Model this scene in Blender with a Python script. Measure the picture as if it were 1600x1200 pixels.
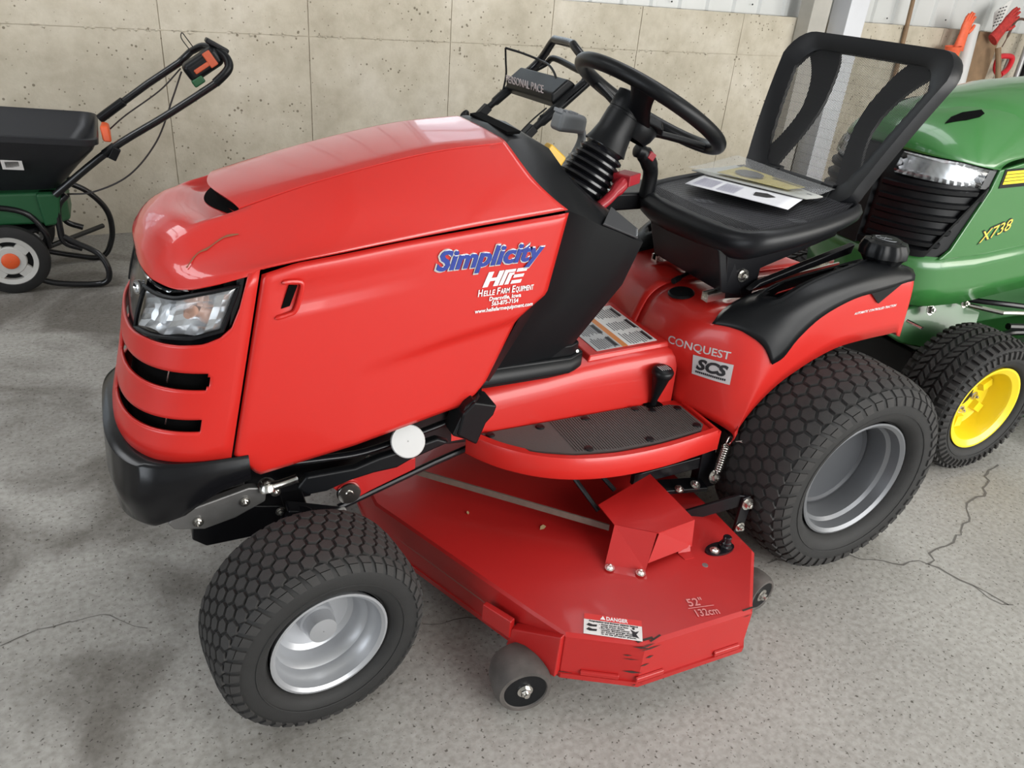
import bpy, bmesh, math, random
from mathutils import Vector, Matrix
from math import sin, cos, pi, radians, atan2, hypot, sqrt
random.seed(7)
for _o in list(bpy.data.objects):
    bpy.data.objects.remove(_o)
SC = bpy.context.scene
COL = SC.collection

# ------------------------------------------------------------------ camera, sky, lights, exposure
cam_d = bpy.data.cameras.new('camera')
cam = bpy.data.objects.new('camera', cam_d)
COL.objects.link(cam)
CY, CP, CR = 0.4822, 0.4943, 0.0942
_f = Vector((sin(CY) * cos(CP), cos(CY) * cos(CP), -sin(CP)))
_r = Vector((cos(CY), -sin(CY), 0))
_u = _r.cross(_f)
_rr = _r * cos(CR) + _u * sin(CR)
_uu = -_r * sin(CR) + _u * cos(CR)
_m = Matrix((_rr, _uu, -_f)).transposed().to_4x4()
_m.translation = Vector((-0.2193, -1.5455, 1.3596))
cam.matrix_world = _m
cam_d.sensor_width = 36.0
cam_d.lens = 36.0 * 1212.75 / 1600.0
cam_d.clip_start = 0.02
SC.camera = cam

SC.view_settings.view_transform = 'Standard'
SC.view_settings.look = 'None'
SC.view_settings.gamma = 1.0
SC.view_settings.use_curve_mapping = False
SC.view_settings.exposure = 0.0

world = bpy.data.worlds.new('sky')
SC.world = world
world.use_nodes = True
_bg = world.node_tree.nodes['Background']
_bg.inputs[0].default_value = (0.86, 0.93, 1.0, 1)
_bg.inputs[1].default_value = 2.0


def area(name, loc, target, sx, sy, power, col):
    d = bpy.data.lights.new(name, 'AREA')
    d.shape = 'RECTANGLE'
    d.size, d.size_y, d.energy, d.color = sx, sy, power, col
    o = bpy.data.objects.new(name, d)
    COL.objects.link(o)
    o.location = loc
    o.rotation_euler = (Vector(target) - Vector(loc)).to_track_quat('-Z', 'Y').to_euler()
    return o


area('daylight_big_door', (3.2, -6.4, 2.3), (1.6, 2.0, 0.7), 5.2, 3.4, 430, (1.0, 0.97, 0.92))
area('right_wall_fill', (6.4, -4.2, 2.0), (2.4, 2.7, 0.6), 2.6, 2.4, 135, (1.0, 0.95, 0.86))  # added fill lamp that brightens the right of the back wall, no separate door
area('daylight_side_door', (-5.2, -2.2, 1.7), (0.0, 0.0, 0.6), 2.4, 2.4, 55, (0.9, 0.95, 1.0))
area('overhead_fill', (1.95, 0.4, 3.28), (1.95, 0.4, 0.0), 1.15, 3.0, 42, (0.95, 0.97, 1.0))  # added overhead fill lamp hung under the closed ceiling
area('daylight_skylight', (-1.95, 0.9, 3.28), (-1.95, 0.9, 0.0), 1.1, 2.0, 46, (0.95, 0.97, 1.0))

# ------------------------------------------------------------------ materials
MATS = {}


def mat(name, col, rough=0.5, metal=0.0, coat=0.0, noise=None, bump=None, spec=0.5, trans=0.0, alpha=1.0, emit=None):
    if name in MATS:
        return MATS[name]
    m = bpy.data.materials.new(name)
    m.use_nodes = True
    nt = m.node_tree
    b = nt.nodes['Principled BSDF']
    b.inputs['Base Color'].default_value = (*col, 1)
    b.inputs['Roughness'].default_value = rough
    b.inputs['Metallic'].default_value = metal
    b.inputs['Coat Weight'].default_value = coat
    b.inputs['Coat Roughness'].default_value = 0.06
    b.inputs['Specular IOR Level'].default_value = spec
    b.inputs['Transmission Weight'].default_value = trans
    b.inputs['Alpha'].default_value = alpha
    if emit:
        b.inputs['Emission Color'].default_value = (*emit[0], 1)
        b.inputs['Emission Strength'].default_value = emit[1]
    tc = nt.nodes.new('ShaderNodeTexCoord')
    if noise:
        sc, amt = noise
        n = nt.nodes.new('ShaderNodeTexNoise')
        n.inputs['Scale'].default_value = sc
        n.inputs['Detail'].default_value = 6
        nt.links.new(tc.outputs['Object'], n.inputs['Vector'])
        mx = nt.nodes.new('ShaderNodeMix')
        mx.data_type = 'RGBA'
        mx.inputs[6].default_value = (*[c * (1 - amt) for c in col], 1)
        mx.inputs[7].default_value = (*[min(1, c * (1 + amt)) for c in col], 1)
        nt.links.new(n.outputs['Fac'], mx.inputs[0])
        nt.links.new(mx.outputs[2], b.inputs['Base Color'])
    if bump:
        sc, st = bump
        n = nt.nodes.new('ShaderNodeTexNoise')
        n.inputs['Scale'].default_value = sc
        n.inputs['Detail'].default_value = 4
        nt.links.new(tc.outputs['Object'], n.inputs['Vector'])
        bp = nt.nodes.new('ShaderNodeBump')
        bp.inputs['Strength'].default_value = st
        bp.inputs['Distance'].default_value = 0.002
        nt.links.new(n.outputs['Fac'], bp.inputs['Height'])
        nt.links.new(bp.outputs['Normal'], b.inputs['Normal'])
    MATS[name] = m
    return m


RED = mat('red_gloss_plastic', (0.53, 0.019, 0.014), 0.34, coat=0.25, bump=(220, 0.012), spec=.4)
REDT = mat('red_clearcoat_hood', (0.51, 0.020, 0.015), 0.4, coat=0.85, spec=.3)
REDM = mat('red_painted_steel', (0.40, 0.012, 0.011), 0.38, coat=0.2, bump=(160, 0.05), noise=(9, 0.06))
BLK = mat('black_moulded_plastic', (0.005, 0.0055, 0.0065), 0.38, bump=(500, 0.06), spec=.25)
BLKM = mat('black_painted_steel', (0.006, 0.006, 0.0075), 0.28, bump=(60, 0.08), spec=.4)
BLKG = mat('black_gloss', (0.008, 0.008, 0.01), 0.16)
BLKS = mat('black_semi_gloss_bumper', (0.005, 0.005, 0.006), 0.22, bump=(120, 0.02), spec=.35)
DARK = mat('dark_interior', (0.003, 0.003, 0.003), 0.9, spec=0.05)  # near-black stands in for shade inside openings; also colours the seat underpan
RUB = mat('tyre_rubber', (0.012, 0.0117, 0.0115), 0.72, noise=(35, 0.35), bump=(300, 0.15))
RUBT = mat('tread_rubber', (0.026, 0.0245, 0.0235), 0.8, noise=(30, 0.35), bump=(400, 0.2))
RUBD = mat('dusty_roller_rubber', (0.075, 0.066, 0.06), 0.65, noise=(25, 0.7), bump=(120, 0.3))
SILV = mat('silver_wheel_paint', (0.42, 0.43, 0.45), 0.34, metal=0.55, bump=(300, 0.02))
GREYW = mat('grey_wheel_paint', (0.17, 0.175, 0.185), 0.36, metal=0.4)
DGREY = mat('grey_wheel_disc', (0.065, 0.068, 0.075), 0.45, metal=0.2, noise=(6, 0.1))
CHR = mat('bright_zinc', (0.72, 0.70, 0.66), 0.24, metal=1.0, bump=(200, 0.05))
CHROME = mat('chrome', (0.85, 0.86, 0.88), 0.07, metal=1.0)
STEEL = mat('raw_grey_steel', (0.22, 0.215, 0.21), 0.42, metal=0.7, noise=(25, 0.3))
ROD = mat('weathered_steel_strap', (0.20, 0.17, 0.14), 0.5, metal=0.5, noise=(60, 0.3))
WHT = mat('white_plastic', (0.58, 0.58, 0.57), 0.45)
WPR = mat('white_print', (0.80, 0.80, 0.80), 0.5)
GPR = mat('grey_print', (0.42, 0.36, 0.36), 0.5)
BPR = mat('black_print', (0.01, 0.01, 0.012), 0.5)
BLUE = mat('blue_enamel_lettering', (0.012, 0.035, 0.26), 0.25, coat=0.6)
YEL = mat('yellow_plastic', (0.62, 0.36, 0.03), 0.4)
GRN = mat('green_tractor_paint', (0.035, 0.16, 0.038), 0.28, coat=0.7)
GRND = mat('green_spreader_plastic', (0.012, 0.085, 0.03), 0.4)
GYEL = mat('yellow_wheel_paint', (0.80, 0.60, 0.015), 0.35, coat=0.3)
ORG = mat('orange_plastic', (0.75, 0.10, 0.02), 0.45)
ORGG = mat('orange_rubber_glove', (0.78, 0.13, 0.05), 0.6, noise=(40, 0.25))
REDK = mat('dark_red_knob', (0.30, 0.012, 0.02), 0.35)
WOOD = mat('worn_wood', (0.23, 0.145, 0.08), 0.7, noise=(14, 0.4), bump=(60, 0.3))
WOODP = mat('pale_wood_handle', (0.42, 0.27, 0.13), 0.6, noise=(20, 0.3))
GREYP = mat('grey_plastic', (0.20, 0.21, 0.22), 0.45)
LABW = mat('label_white', (0.72, 0.71, 0.69), 0.4)
LABO = mat('label_orange', (0.60, 0.20, 0.04), 0.4)
LABG = mat('label_light_grey', (0.45, 0.45, 0.45), 0.4)
SIDING = mat('painted_metal_siding', (0.62, 0.63, 0.62), 0.4, noise=(3, 0.08))
POSTW = mat('white_painted_post', (0.66, 0.67, 0.70), 0.6, noise=(5, 0.1))
POSTG = mat('grey_timber_post', (0.42, 0.40, 0.36), 0.7, noise=(8, 0.2))
SCUFF = mat('paint_scuff', (0.035, 0.02, 0.015), 0.8)
SCRATCH = mat('brown_scratch', (0.20, 0.07, 0.03), 0.8)
RAFT = mat('ceiling_timber', (0.40, 0.37, 0.33), 0.8, noise=(6, 0.2))
LEAFD = mat('dry_leaf', (0.36, 0.24, 0.12), 0.8)
MATG = mat('grey_rubber_mat', (0.085, 0.077, 0.073), 0.7, bump=(200, 0.2))
THREAD = mat('black_mesh_thread', (0.012, 0.012, 0.014), 0.5)


def glassy(name, col, fac, rough=0.03, ior=1.45, milk=0.0):
    m = bpy.data.materials.new(name)
    m.use_nodes = True
    nt = m.node_tree
    nt.nodes.clear()
    out = nt.nodes.new('ShaderNodeOutputMaterial')
    t = nt.nodes.new('ShaderNodeBsdfTransparent')
    t.inputs[0].default_value = (*col, 1)
    g = nt.nodes.new('ShaderNodeBsdfGlossy')
    g.inputs['Roughness'].default_value = rough
    fr = nt.nodes.new('ShaderNodeFresnel')
    fr.inputs[0].default_value = ior
    ad = nt.nodes.new('ShaderNodeMath')
    ad.operation = 'ADD'
    ad.use_clamp = True
    ad.inputs[1].default_value = fac
    mx = nt.nodes.new('ShaderNodeMixShader')
    nt.links.new(fr.outputs[0], ad.inputs[0])
    nt.links.new(ad.outputs[0], mx.inputs[0])
    nt.links.new(t.outputs[0], mx.inputs[1])
    nt.links.new(g.outputs[0], mx.inputs[2])
    if milk:
        d = nt.nodes.new('ShaderNodeBsdfDiffuse')
        d.inputs[0].default_value = (.8, .8, .8, 1)
        m2 = nt.nodes.new('ShaderNodeMixShader')
        m2.inputs[0].default_value = milk
        nt.links.new(mx.outputs[0], m2.inputs[1])
        nt.links.new(d.outputs[0], m2.inputs[2])
        mx = m2
    nt.links.new(mx.outputs[0], out.inputs[0])
    return m


LENS = glassy('clear_lens', (0.95, 0.96, 0.97), 0.06)
PANE = glassy('window_glass', (0.92, 0.95, 0.96), 0.03)
SLEEVE = glassy('clear_plastic_sleeve', (0.93, 0.94, 0.93), 0.0, 0.16, 1.25, 0.15)


def concrete_wall():
    m = bpy.data.materials.new('cast_concrete')
    m.use_nodes = True
    nt = m.node_tree
    b = nt.nodes['Principled BSDF']
    b.inputs['Roughness'].default_value = 0.85
    tc = nt.nodes.new('ShaderNodeTexCoord')

    def noise(s, d=6, r=0.6):
        n = nt.nodes.new('ShaderNodeTexNoise')
        n.inputs['Scale'].default_value = s
        n.inputs['Detail'].default_value = d
        n.inputs['Roughness'].default_value = r
        nt.links.new(tc.outputs['Object'], n.inputs['Vector'])
        return n

    def ramp(src, stops):
        r = nt.nodes.new('ShaderNodeValToRGB')
        r.color_ramp.elements[0].position, r.color_ramp.elements[0].color = stops[0][0], (*stops[0][1], 1)
        r.color_ramp.elements[1].position, r.color_ramp.elements[1].color = stops[-1][0], (*stops[-1][1], 1)
        for p, c in stops[1:-1]:
            e = r.color_ramp.elements.new(p)
            e.color = (*c, 1)
        nt.links.new(src, r.inputs[0])
        return r

    def mul(a, c, fac=1.0):
        x = nt.nodes.new('ShaderNodeMix')
        x.data_type = 'RGBA'
        x.blend_type = 'MULTIPLY'
        x.inputs[0].default_value = fac
        nt.links.new(a, x.inputs[6])
        nt.links.new(c, x.inputs[7])
        return x.outputs[2]

    base = ramp(noise(2.2).outputs['Fac'], [(0.3, (0.44, 0.395, 0.31)), (0.5, (0.53, 0.48, 0.385)), (0.7, (0.62, 0.57, 0.48))])
    mott = ramp(noise(14).outputs['Fac'], [(0.3, (0.86, 0.85, 0.83)), (0.6, (1, 1, 1))])
    v = nt.nodes.new('ShaderNodeTexVoronoi')
    v.inputs['Scale'].default_value = 34
    nt.links.new(tc.outputs['Object'], v.inputs['Vector'])
    thr = noise(5.5, 3)
    # pits: voronoi distance below a noisy threshold
    mr = nt.nodes.new('ShaderNodeMapRange')
    mr.inputs[1].default_value, mr.inputs[2].default_value = 0.42, 0.68
    mr.inputs[3].default_value, mr.inputs[4].default_value = 0.045, 0.22
    nt.links.new(thr.outputs['Fac'], mr.inputs[0])
    sub = nt.nodes.new('ShaderNodeMath')
    sub.operation = 'SUBTRACT'
    nt.links.new(v.outputs['Distance'], sub.inputs[0])
    nt.links.new(mr.outputs[0], sub.inputs[1])
    pit = ramp(sub.outputs[0], [(0.0, (0.42, 0.40, 0.37)), (0.03, (1, 1, 1))])
    c = mul(base.outputs[0], mott.outputs[0])
    c = mul(c, pit.outputs[0])
    nt.links.new(c, b.inputs['Base Color'])
    n2 = noise(60, 4)
    h = nt.nodes.new('ShaderNodeMath')
    h.operation = 'ADD'
    nt.links.new(n2.outputs['Fac'], h.inputs[0])
    pb = nt.nodes.new('ShaderNodeRGBToBW')
    nt.links.new(pit.outputs[0], pb.inputs[0])
    nt.links.new(pb.outputs[0], h.inputs[1])
    bp = nt.nodes.new('ShaderNodeBump')
    bp.inputs['Strength'].default_value = 0.45
    bp.inputs['Distance'].default_value = 0.006
    nt.links.new(h.outputs[0], bp.inputs['Height'])
    nt.links.new(bp.outputs[0], b.inputs['Normal'])
    return m


def concrete_floor():
    m = bpy.data.materials.new('speckled_concrete_floor')
    m.use_nodes = True
    nt = m.node_tree
    b = nt.nodes['Principled BSDF']
    b.inputs['Roughness'].default_value = 0.7
    tc = nt.nodes.new('ShaderNodeTexCoord')

    def noise(s, d=6, off=(0, 0, 0), dist=0.0):
        mp = nt.nodes.new('ShaderNodeMapping')
        mp.inputs['Location'].default_value = off
        nt.links.new(tc.outputs['Object'], mp.inputs[0])
        n = nt.nodes.new('ShaderNodeTexNoise')
        n.inputs['Scale'].default_value = s
        n.inputs['Detail'].default_value = d
        n.inputs['Distortion'].default_value = dist
        nt.links.new(mp.outputs[0], n.inputs['Vector'])
        return n

    def ramp(src, a, ca, z, cz):
        r = nt.nodes.new('ShaderNodeValToRGB')
        r.color_ramp.elements[0].position, r.color_ramp.elements[0].color = a, (*ca, 1)
        r.color_ramp.elements[1].position, r.color_ramp.elements[1].color = z, (*cz, 1)
        nt.links.new(src, r.inputs[0])
        return r

    def mix(a, c, fac=None, mode='MULTIPLY', f=1.0):
        x = nt.nodes.new('ShaderNodeMix')
        x.data_type = 'RGBA'
        x.blend_type = mode
        x.inputs[0].default_value = f
        if fac is not None:
            nt.links.new(fac, x.inputs[0])
        nt.links.new(a, x.inputs[6])
        nt.links.new(c, x.inputs[7])
        return x.outputs[2]

    base = ramp(noise(1.7).outputs['Fac'], 0.3, (0.30, 0.287, 0.265), 0.7, (0.405, 0.392, 0.365))
    fine = ramp(noise(70, 3).outputs['Fac'], 0.3, (0.78, 0.77, 0.75), 0.62, (1.04, 1.04, 1.04))
    speck = ramp(noise(120, 2, (3, 1, 0)).outputs['Fac'], 0.30, (0.30, 0.28, 0.26), 0.37, (1, 1, 1))
    c = mix(base.outputs[0], fine.outputs[0])
    c = mix(c, speck.outputs[0])
    # oil and tyre stains: dark soft blotches, only on the parking side (x < -0.15)
    st = ramp(noise(2.6, 5, (5.3, 2.2, 0), 0.6).outputs['Fac'], 0.44, (1, 1, 1), 0.60, (0.44, 0.42, 0.40))
    sx = nt.nodes.new('ShaderNodeSeparateXYZ')
    nt.links.new(tc.outputs['Object'], sx.inputs[0])
    mr = nt.nodes.new('ShaderNodeMapRange')
    mr.inputs[1].default_value, mr.inputs[2].default_value = 0.25, -0.30
    nt.links.new(sx.outputs[0], mr.inputs[0])
    c2 = mix(c, st.outputs[0])
    c = mix(c, c2, fac=mr.outputs[0], mode='MIX')
    nt.links.new(c, b.inputs['Base Color'])
    bp = nt.nodes.new('ShaderNodeBump')
    bp.inputs['Strength'].default_value = 0.35
    bp.inputs['Distance'].default_value = 0.003
    nt.links.new(noise(90, 5).outputs['Fac'], bp.inputs['Height'])
    nt.links.new(bp.outputs[0], b.inputs['Normal'])
    return m


CONC = concrete_wall()
FLOORM = concrete_floor()

# ------------------------------------------------------------------ mesh helpers


class MB:
    def __init__(s):
        s.v, s.f, s.m = [], [], []

    def add(s, vs, fs, mi=0):
        o = len(s.v)
        s.v += [tuple(p) for p in vs]
        s.f += [tuple(i + o for i in f) for f in fs]
        s.m += [mi] * len(fs)
        return s

    def hexa(s, p, mi=0):  # p: 4 bottom, 4 top, same winding
        return s.add(p, [(3, 2, 1, 0), (4, 5, 6, 7), (0, 1, 5, 4), (1, 2, 6, 5), (2, 3, 7, 6), (3, 0, 4, 7)], mi)

    def box(s, c, d, R=None, mi=0):
        x, y, z = d[0] / 2, d[1] / 2, d[2] / 2
        ps = [Vector(q) for q in ((-x, -y, -z), (x, -y, -z), (x, y, -z), (-x, y, -z), (-x, -y, z), (x, -y, z), (x, y, z), (-x, y, z))]
        if R is not None:
            ps = [R @ q for q in ps]
        return s.hexa([q + Vector(c) for q in ps], mi)

    def prism(s, poly, vec, mi=0):
        vec = Vector(vec)
        a = [Vector(p) for p in poly]
        n = len(a)
        vs = a + [p + vec for p in a]
        fs = [tuple(reversed(range(n))), tuple(range(n, 2 * n))] + [(i, (i + 1) % n, (i + 1) % n + n, i + n) for i in range(n)]
        return s.add(vs, fs, mi)

    def loft(s, secs, mi=0, closed=True, caps=True):
        n = len(secs[0])
        vs = [p for q in secs for p in q]
        fs = []
        for i in range(len(secs) - 1):
            for j in range(n if closed else n - 1):
                k = (j + 1) % n
                fs.append((i * n + j, i * n + k, (i + 1) * n + k, (i + 1) * n + j))
        if caps and closed:
            fs.append(tuple(reversed(range(n))))
            fs.append(tuple(range((len(secs) - 1) * n, len(secs) * n)))
        return s.add(vs, fs, mi)

    def grid(s, P, mi=0, skip=None):
        n = len(P[0])
        vs = [p for q in P for p in q]
        fs = [(i * n + j, i * n + j + 1, (i + 1) * n + j + 1, (i + 1) * n + j)
              for i in range(len(P) - 1) for j in range(n - 1) if not (skip and skip(i, j))]
        return s.add(vs, fs, mi)

    def tube(s, pts, r, n=10, closed=False, caps=True, mi=0, flat=1.0, up=None):
        P = [Vector(p) for p in pts]
        k = len(P)
        T = []
        for i in range(k):
            a = P[(i - 1) % k] if (closed or i > 0) else P[i]
            b = P[(i + 1) % k] if (closed or i < k - 1) else P[i]
            T.append((b - a).normalized())
        ref = Vector(up) if up else (Vector((0, 0, 1)) if abs(T[0].z) < 0.9 else Vector((1, 0, 0)))
        N = (ref - T[0] * ref.dot(T[0])).normalized()
        secs = []
        for i in range(k):
            N = (N - T[i] * N.dot(T[i])).normalized()
            B = T[i].cross(N)
            rr = r[i] if isinstance(r, (list, tuple)) else r
            secs.append([P[i] + (N * cos(2 * pi * j / n) * flat + B * sin(2 * pi * j / n)) * rr for j in range(n)])
        if closed:
            secs.append(secs[0])
        return s.loft(secs, mi, True, caps and not closed)

    def lathe(s, prof, o=(0, 0, 0), axis=(0, 1, 0), n=32, mi=0, a0=0.0, a1=2 * pi, close=False):
        ax = Vector(axis).normalized()
        ref = Vector((0, 0, 1)) if abs(ax.z) < 0.9 else Vector((1, 0, 0))
        N = (ref - ax * ref.dot(ax)).normalized()
        B = ax.cross(N)
        o = Vector(o)
        full = abs(a1 - a0 - 2 * pi) < 1e-6
        m = n if full else n + 1
        vs = []
        for i in range(m):
            a = a0 + (a1 - a0) * i / n
            d = N * cos(a) + B * sin(a)
            vs += [o + d * r + ax * h for r, h in prof]
        k = len(prof)
        fs = []
        for i in range(n):
            i2 = (i + 1) % m
            for j in range(k - 1):
                fs.append((i * k + j, i2 * k + j, i2 * k + j + 1, i * k + j + 1))
        return s.add(vs, fs, mi)

    def disc(s, o, axis, r, n=24, mi=0, h=0.0):
        return s.lathe([(0.0001, h), (r, h), (r, 0.0), (0.0001, 0.0)] if h else [(0.0001, 0), (r, 0)], o, axis, n, mi)

    def bolt(s, o, axis, r=0.008, h=0.006, mi=0):
        s.lathe([(0.0001, 0.002), (r * 1.5, 0.002), (r * 1.5, 0)], o, axis, 16, mi)
        s.lathe([(0.0001, h), (r * .9, h), (r, h * .8), (r, 0)], o, axis, 6, mi)
        s.lathe([(0.0001, h * 1.7), (r * .5, h * 1.6), (r * .5, h * .8)], o, axis, 10, mi)
        return s


def drape(o, target, direction, off):
    """lay a thin object (in world coordinates) onto another object's surface along a direction"""
    from mathutils.bvhtree import BVHTree
    tm = target.data
    bv = BVHTree.FromPolygons([v.co for v in tm.vertices], [p.vertices for p in tm.polygons])
    d = Vector(direction).normalized()
    lo = min(v.co.dot(d) for v in o.data.vertices)
    for v in o.data.vertices:
        h = bv.ray_cast(v.co - d * .15, d, .4)
        if h[0] is not None:
            v.co = h[0] - d * (off - (v.co.dot(d) - lo) * -1 * 0) - d * (.0006 if v.co.dot(d) < lo + .0003 else 0)


def ob(name, mb, mats, parent=None, ang=35, bevel=0.0, seg=2, sub=0, solid=0.0, flip=False, flat=False, kind=None, label=None, weld=True):
    me = bpy.data.meshes.new(name)
    me.from_pydata(mb.v, [], mb.f)
    mats = mats if isinstance(mats, (list, tuple)) else [mats]
    for q in mats:
        me.materials.append(q)
    for p, i in zip(me.polygons, mb.m):
        p.material_index = i
    bm = bmesh.new()
    bm.from_mesh(me)
    if weld:
        bmesh.ops.remove_doubles(bm, verts=bm.verts, dist=1e-5)
    bmesh.ops.recalc_face_normals(bm, faces=bm.faces)
    if flip:
        bmesh.ops.reverse_faces(bm, faces=bm.faces)
    lim = radians(ang)
    for f in bm.faces:
        f.smooth = not flat
    if not bevel:
        for e in bm.edges:
            if len(e.link_faces) == 2 and e.calc_face_angle(0) > lim:
                e.smooth = False
    bm.to_mesh(me)
    bm.free()
    o = bpy.data.objects.new(name, me)
    COL.objects.link(o)
    if solid:
        d = o.modifiers.new('solid', 'SOLIDIFY')
        d.thickness = solid
        d.offset = -1
    if bevel:
        d = o.modifiers.new('bevel', 'BEVEL')
        d.width = bevel
        d.segments = seg
        d.limit_method = 'ANGLE'
        d.angle_limit = radians(30)
        d.harden_normals = True
    if sub:
        d = o.modifiers.new('sub', 'SUBSURF')
        d.levels = d.render_levels = sub
    put(o, parent)
    if kind:
        o['kind'] = kind
    if label:
        o['label'] = label
    return o


def put(o, parent):
    if parent is not None:
        o.parent = parent
        if parent.type == 'EMPTY':
            o.matrix_parent_inverse = parent.matrix_basis.inverted()


def clusters(mb, pad=0.0012):
    """indices of faces grouped into pieces that do not touch each other"""
    par = list(range(len(mb.v)))

    def find(i):
        while par[i] != i:
            par[i] = par[par[i]]
            i = par[i]
        return i
    for f in mb.f:
        r = find(f[0])
        for i in f[1:]:
            par[find(i)] = r
    boxes = {}
    for i, p in enumerate(mb.v):
        q = boxes.setdefault(find(i), [list(p), list(p)])
        for k in range(3):
            q[0][k] = min(q[0][k], p[k])
            q[1][k] = max(q[1][k], p[k])
    keys = list(boxes)
    top = {k: k for k in keys}

    def ft(k):
        while top[k] != k:
            k = top[k]
        return k
    for i, a in enumerate(keys):
        for b in keys[:i]:
            if all(boxes[a][0][k] - pad <= boxes[b][1][k] and boxes[b][0][k] - pad <= boxes[a][1][k] for k in range(3)):
                top[ft(a)] = ft(b)
    out = {}
    for j, f in enumerate(mb.f):
        out.setdefault(ft(find(f[0])), []).append(j)
    return list(out.values())


def obs(name, mb, mats, parent=None, **kw):
    """one object per separate piece"""
    res = []
    for grp in clusters(mb):
        m = MB()
        ids = {}
        for j in grp:
            for i in mb.f[j]:
                if i not in ids:
                    ids[i] = len(m.v)
                    m.v.append(mb.v[i])
            m.f.append(tuple(ids[i] for i in mb.f[j]))
            m.m.append(mb.m[j])
        res.append(ob(name, m, mats, parent, **kw))
    return res


def thing(name, label, cat, loc, group=None):
    o = bpy.data.objects.new(name, None)
    COL.objects.link(o)
    o.empty_display_size = 0.1
    o.location = loc
    o['label'], o['category'] = label, cat
    if group:
        o['group'] = group
    return o


def tag(o, label, cat, group=None):
    o['label'], o['category'] = label, cat
    if group:
        o['group'] = group
    return o


def text(name, body, m, parent, o, xd, yd, height, width=None, shear=0.0, bold=0.0, ext=0.0004, align='LEFT', label=None):
    cu = bpy.data.curves.new(name, 'FONT')
    cu.body = body
    cu.size = 1.0
    cu.shear = shear
    cu.offset = bold
    cu.align_x = align
    cu.resolution_u = 3
    cu.materials.append(m)
    t = bpy.data.objects.new(name, cu)
    COL.objects.link(t)
    bpy.context.view_layer.update()
    capw = max(t.dimensions.x, 1e-4)
    s = height / 0.70
    sx = width / capw if width else s
    cu.extrude = ext
    xd = Vector(xd).normalized()
    yd = Vector(yd)
    yd = (yd - xd * yd.dot(xd)).normalized()
    n = xd.cross(yd)
    M = Matrix((xd * sx, yd * s, n)).transposed().to_4x4()
    M.translation = Vector(o)
    bpy.context.view_layer.update()
    me = bpy.data.meshes.new_from_object(t.evaluated_get(bpy.context.evaluated_depsgraph_get()))
    me.name = name
    me.transform(M)
    bpy.data.objects.remove(t)
    bpy.data.curves.remove(cu)
    t = bpy.data.objects.new(name, me)
    COL.objects.link(t)
    put(t, parent)
    if label:
        t['label'] = label
    return t


def cr(pts, n=6, closed=False):
    P = [Vector(p) for p in pts]
    k = len(P)
    out = []
    rng = k if closed else k - 1
    for i in range(rng):
        p1, p2 = P[i], P[(i + 1) % k]
        p0 = P[(i - 1) % k] if (closed or i > 0) else p1 * 2 - p2
        p3 = P[(i + 2) % k] if (closed or i < k - 2) else p2 * 2 - p1
        for j in range(n):
            t = j / n
            out.append(0.5 * ((2 * p1) + (p2 - p0) * t + (2 * p0 - 5 * p1 + 4 * p2 - p3) * t * t + (3 * p1 - p0 - 3 * p2 + p3) * t ** 3))
    if not closed:
        out.append(P[-1])
    return out


def lerp(a, b, t):
    return a + (b - a) * t


def interp(x, xs, ys):
    if x <= xs[0]:
        return ys[0]
    for i in range(len(xs) - 1):
        if x <= xs[i + 1]:
            return lerp(ys[i], ys[i + 1], (x - xs[i]) / (xs[i + 1] - xs[i]))
    return ys[-1]


def rot(ax, deg):
    return Matrix.Rotation(radians(deg), 3, ax)


def ribbon(mb, pts, w, n, mi=0):  # flat strip along pts lying in the plane with normal n
    P = [Vector(p) for p in pts]
    n = Vector(n).normalized()
    L, R_ = [], []
    for i, p in enumerate(P):
        t = (P[min(i + 1, len(P) - 1)] - P[max(i - 1, 0)]).normalized()
        b = n.cross(t)
        ww = w[i] if isinstance(w, (list, tuple)) else w
        L.append(p + b * ww / 2)
        R_.append(p - b * ww / 2)
    mb.grid([L, R_], mi)


# ------------------------------------------------------------------ the barn
def struct(name, mb, m, **k):
    o = ob(name, mb, m, **k)
    o['kind'] = 'structure'
    return o


WA, WB = 0.0446, 2.724           # back wall: y = WB + WA * x


def wy(x):
    return WB + WA * x


struct('floor', MB().box((3.0, -0.6, -0.05), (18, 8.2, 0.1)), FLOORM)
# the floor's cracks: narrow dark fissures
FL = bpy.data.objects['floor']
FL['label'] = 'speckled grey concrete floor with dark stains on the left and cracks on the right'


def crack(pts, w, jit=0.012, seed=1):
    rnd = random.Random(seed)
    out, ws = [], []
    for i in range(len(pts) - 1):
        a, b = Vector((*pts[i], 0.0008)), Vector((*pts[i + 1], 0.0008))
        k = max(2, int((b - a).length / 0.025))
        for j in range(k):
            p = a.lerp(b, j / k)
            if j:
                p += Vector((rnd.uniform(-jit, jit), rnd.uniform(-jit, jit), 0))
            out.append(p)
            ws.append(w * rnd.uniform(0.4, 1.2))
    mb = MB()
    ribbon(mb, out, ws, (0, 0, 1))
    ob('floor_crack', mb, mat('crack_shadow', (0.13, 0.12, 0.11), 0.9), FL)


crack([(1.193, -.428), (1.294, -.442), (1.411, -.473), (1.491, -.52), (1.627, -.588), (1.674, -.693), (1.719, -.809)], .0058, seed=1)
crack([(1.627, -.588), (1.671, -.556), (1.785, -.547), (1.925, -.494), (1.975, -.446), (2.118, -.408), (2.253, -.321), (2.345, -.292)], .0062, seed=2)
crack([(1.674, -.693), (1.671, -.743), (1.742, -.794)], .003, seed=3)
crack([(.253, -.311), (.294, -.326), (.358, -.328), (.412, -.355)], .003, .004, seed=4)
crack([(-.603, -.059), (-.509, -.037), (-.409, -.034), (-.308, -.122)], .003, seed=5)
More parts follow.
